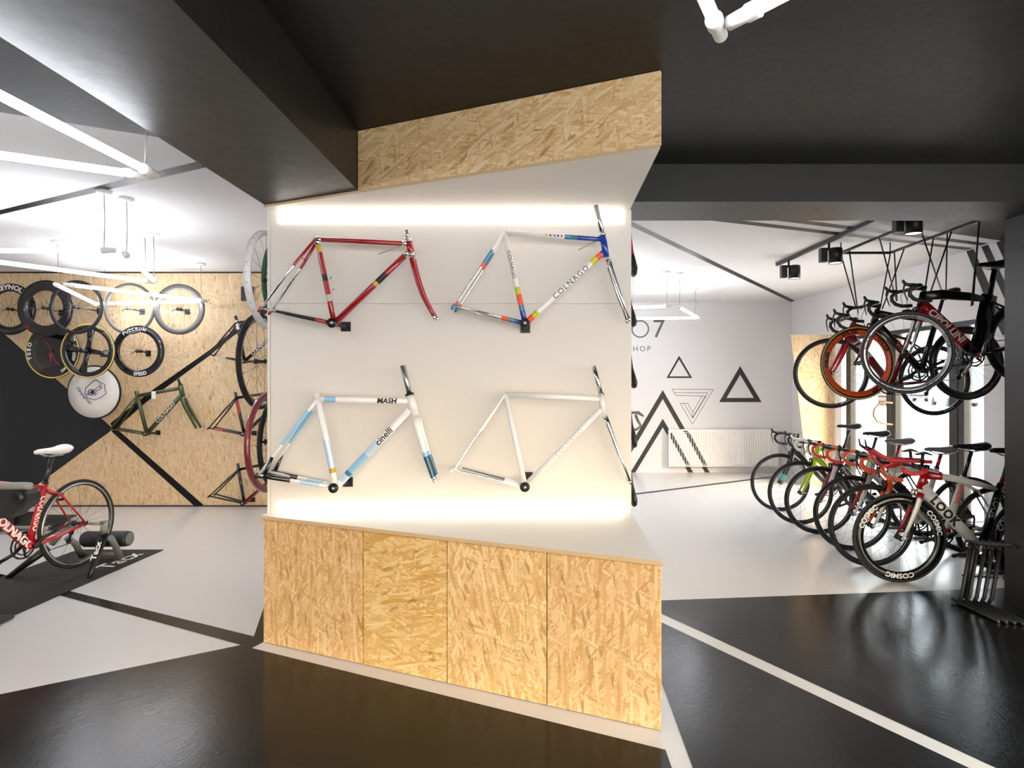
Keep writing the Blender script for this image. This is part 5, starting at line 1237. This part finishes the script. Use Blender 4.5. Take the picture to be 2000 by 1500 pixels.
# ================================================================ NESTED STANDS AT THE COLUMN
for i in range(5):
    xo = 2.80 + i * .042; y0 = 4.17 - i * .012
    r = empty('bicycle_stand', ['black folding stand leaning outermost against the column', 'second black stand nested against the column', 'middle black stand nested against the column', 'fourth black stand nested against the column', 'black stand nested closest to the column'][i], 'bicycle stand', (xo, y0, 0), group='black stands nested at the column')
    mb = MB(); mb.sweep([(-.02, .03, .03), (0, 0, .014), (.03, -.34, .014)], .011, BLKM, n=8); mb.build('base', r)
    mb = MB()
    mb.sweep([(0, -.01, .02), (.02, -.015, .06), (.07, -.03, .42)], [.011, .013, .013], BLKM, n=8)
    if i == 0: mb.sweep([(.03, -.02, .05), (.085, -.04, .42)], [(.02, .012)] * 2, BLKM, n=8)
    mb.build('upright', r)
    mb = MB(); mb.sweep([(.045, -.02, .435), (.10, -.05, .43), (.16, -.08, .415)], [.009, .011, .008], DGREY, n=10); mb.sweep([(.07, -.03, .42), (.04, -.05, .39)], .009, BLKM, n=8); mb.build('clamp', r)
    mb = MB(); mb.sweep([(.02, -.015, .2), (.055, -.03, .2)], .007, BLKM, n=6); mb.build('crossbar', r)

# ================================================================ LIGHT, CAMERA
wd = bpy.data.worlds.new('daylight'); bpy.context.scene.world = wd; wd.use_nodes = True
N = wd.node_tree.nodes; Lk = wd.node_tree.links
bg = N['Background']; sk = N.new('ShaderNodeTexSky'); sk.sky_type = 'NISHITA'; sk.sun_disc = False; sk.sun_elevation = math.radians(40); sk.sun_rotation = math.radians(150); sk.air_density = 2.0; sk.dust_density = 5.0
mx = N.new('ShaderNodeMix'); mx.data_type = 'RGBA'; mx.inputs[0].default_value = .75; Lk.new(sk.outputs[0], mx.inputs[6]); mx.inputs[7].default_value = (1, 1, 1, 1)
Lk.new(mx.outputs[2], bg.inputs['Color']); bg.inputs['Strength'].default_value = 4.2
sl = bpy.data.lights.new('sun', 'SUN'); sl.energy = 3.0; sl.angle = .2; so = bpy.data.objects.new('sun', sl); C.objects.link(so); so.rotation_euler = (math.radians(50), 0, math.radians(60 + 180 + 60))
cam = bpy.data.cameras.new('camera'); co = bpy.data.objects.new('camera', cam); C.objects.link(co)
co.location = (0, 0, H); co.rotation_euler = (PI / 2, 0, 0)
cam.sensor_width = 36; cam.lens = 36 * f / 2000; cam.shift_x = -(CX - 1000) / 2000; cam.shift_y = -(750 - CY) / 2000
cam.clip_start = .05; cam.clip_end = 300
sc = bpy.context.scene; sc.camera = co
sc.view_settings.view_transform = 'Standard'; sc.view_settings.look = 'None'; sc.view_settings.exposure = 0.33; sc.view_settings.gamma = 1
sc.view_settings.use_curve_mapping = False
sc.cycles.use_denoising = True; sc.cycles.use_adaptive_sampling = True; sc.cycles.adaptive_threshold = .02; sc.cycles.max_bounces = 7; sc.cycles.diffuse_bounces = 4; sc.cycles.glossy_bounces = 3; sc.cycles.transparent_max_bounces = 16
sc.cycles.sample_clamp_indirect = 8; sc.cycles.caustics_reflective = False; sc.cycles.caustics_refractive = False
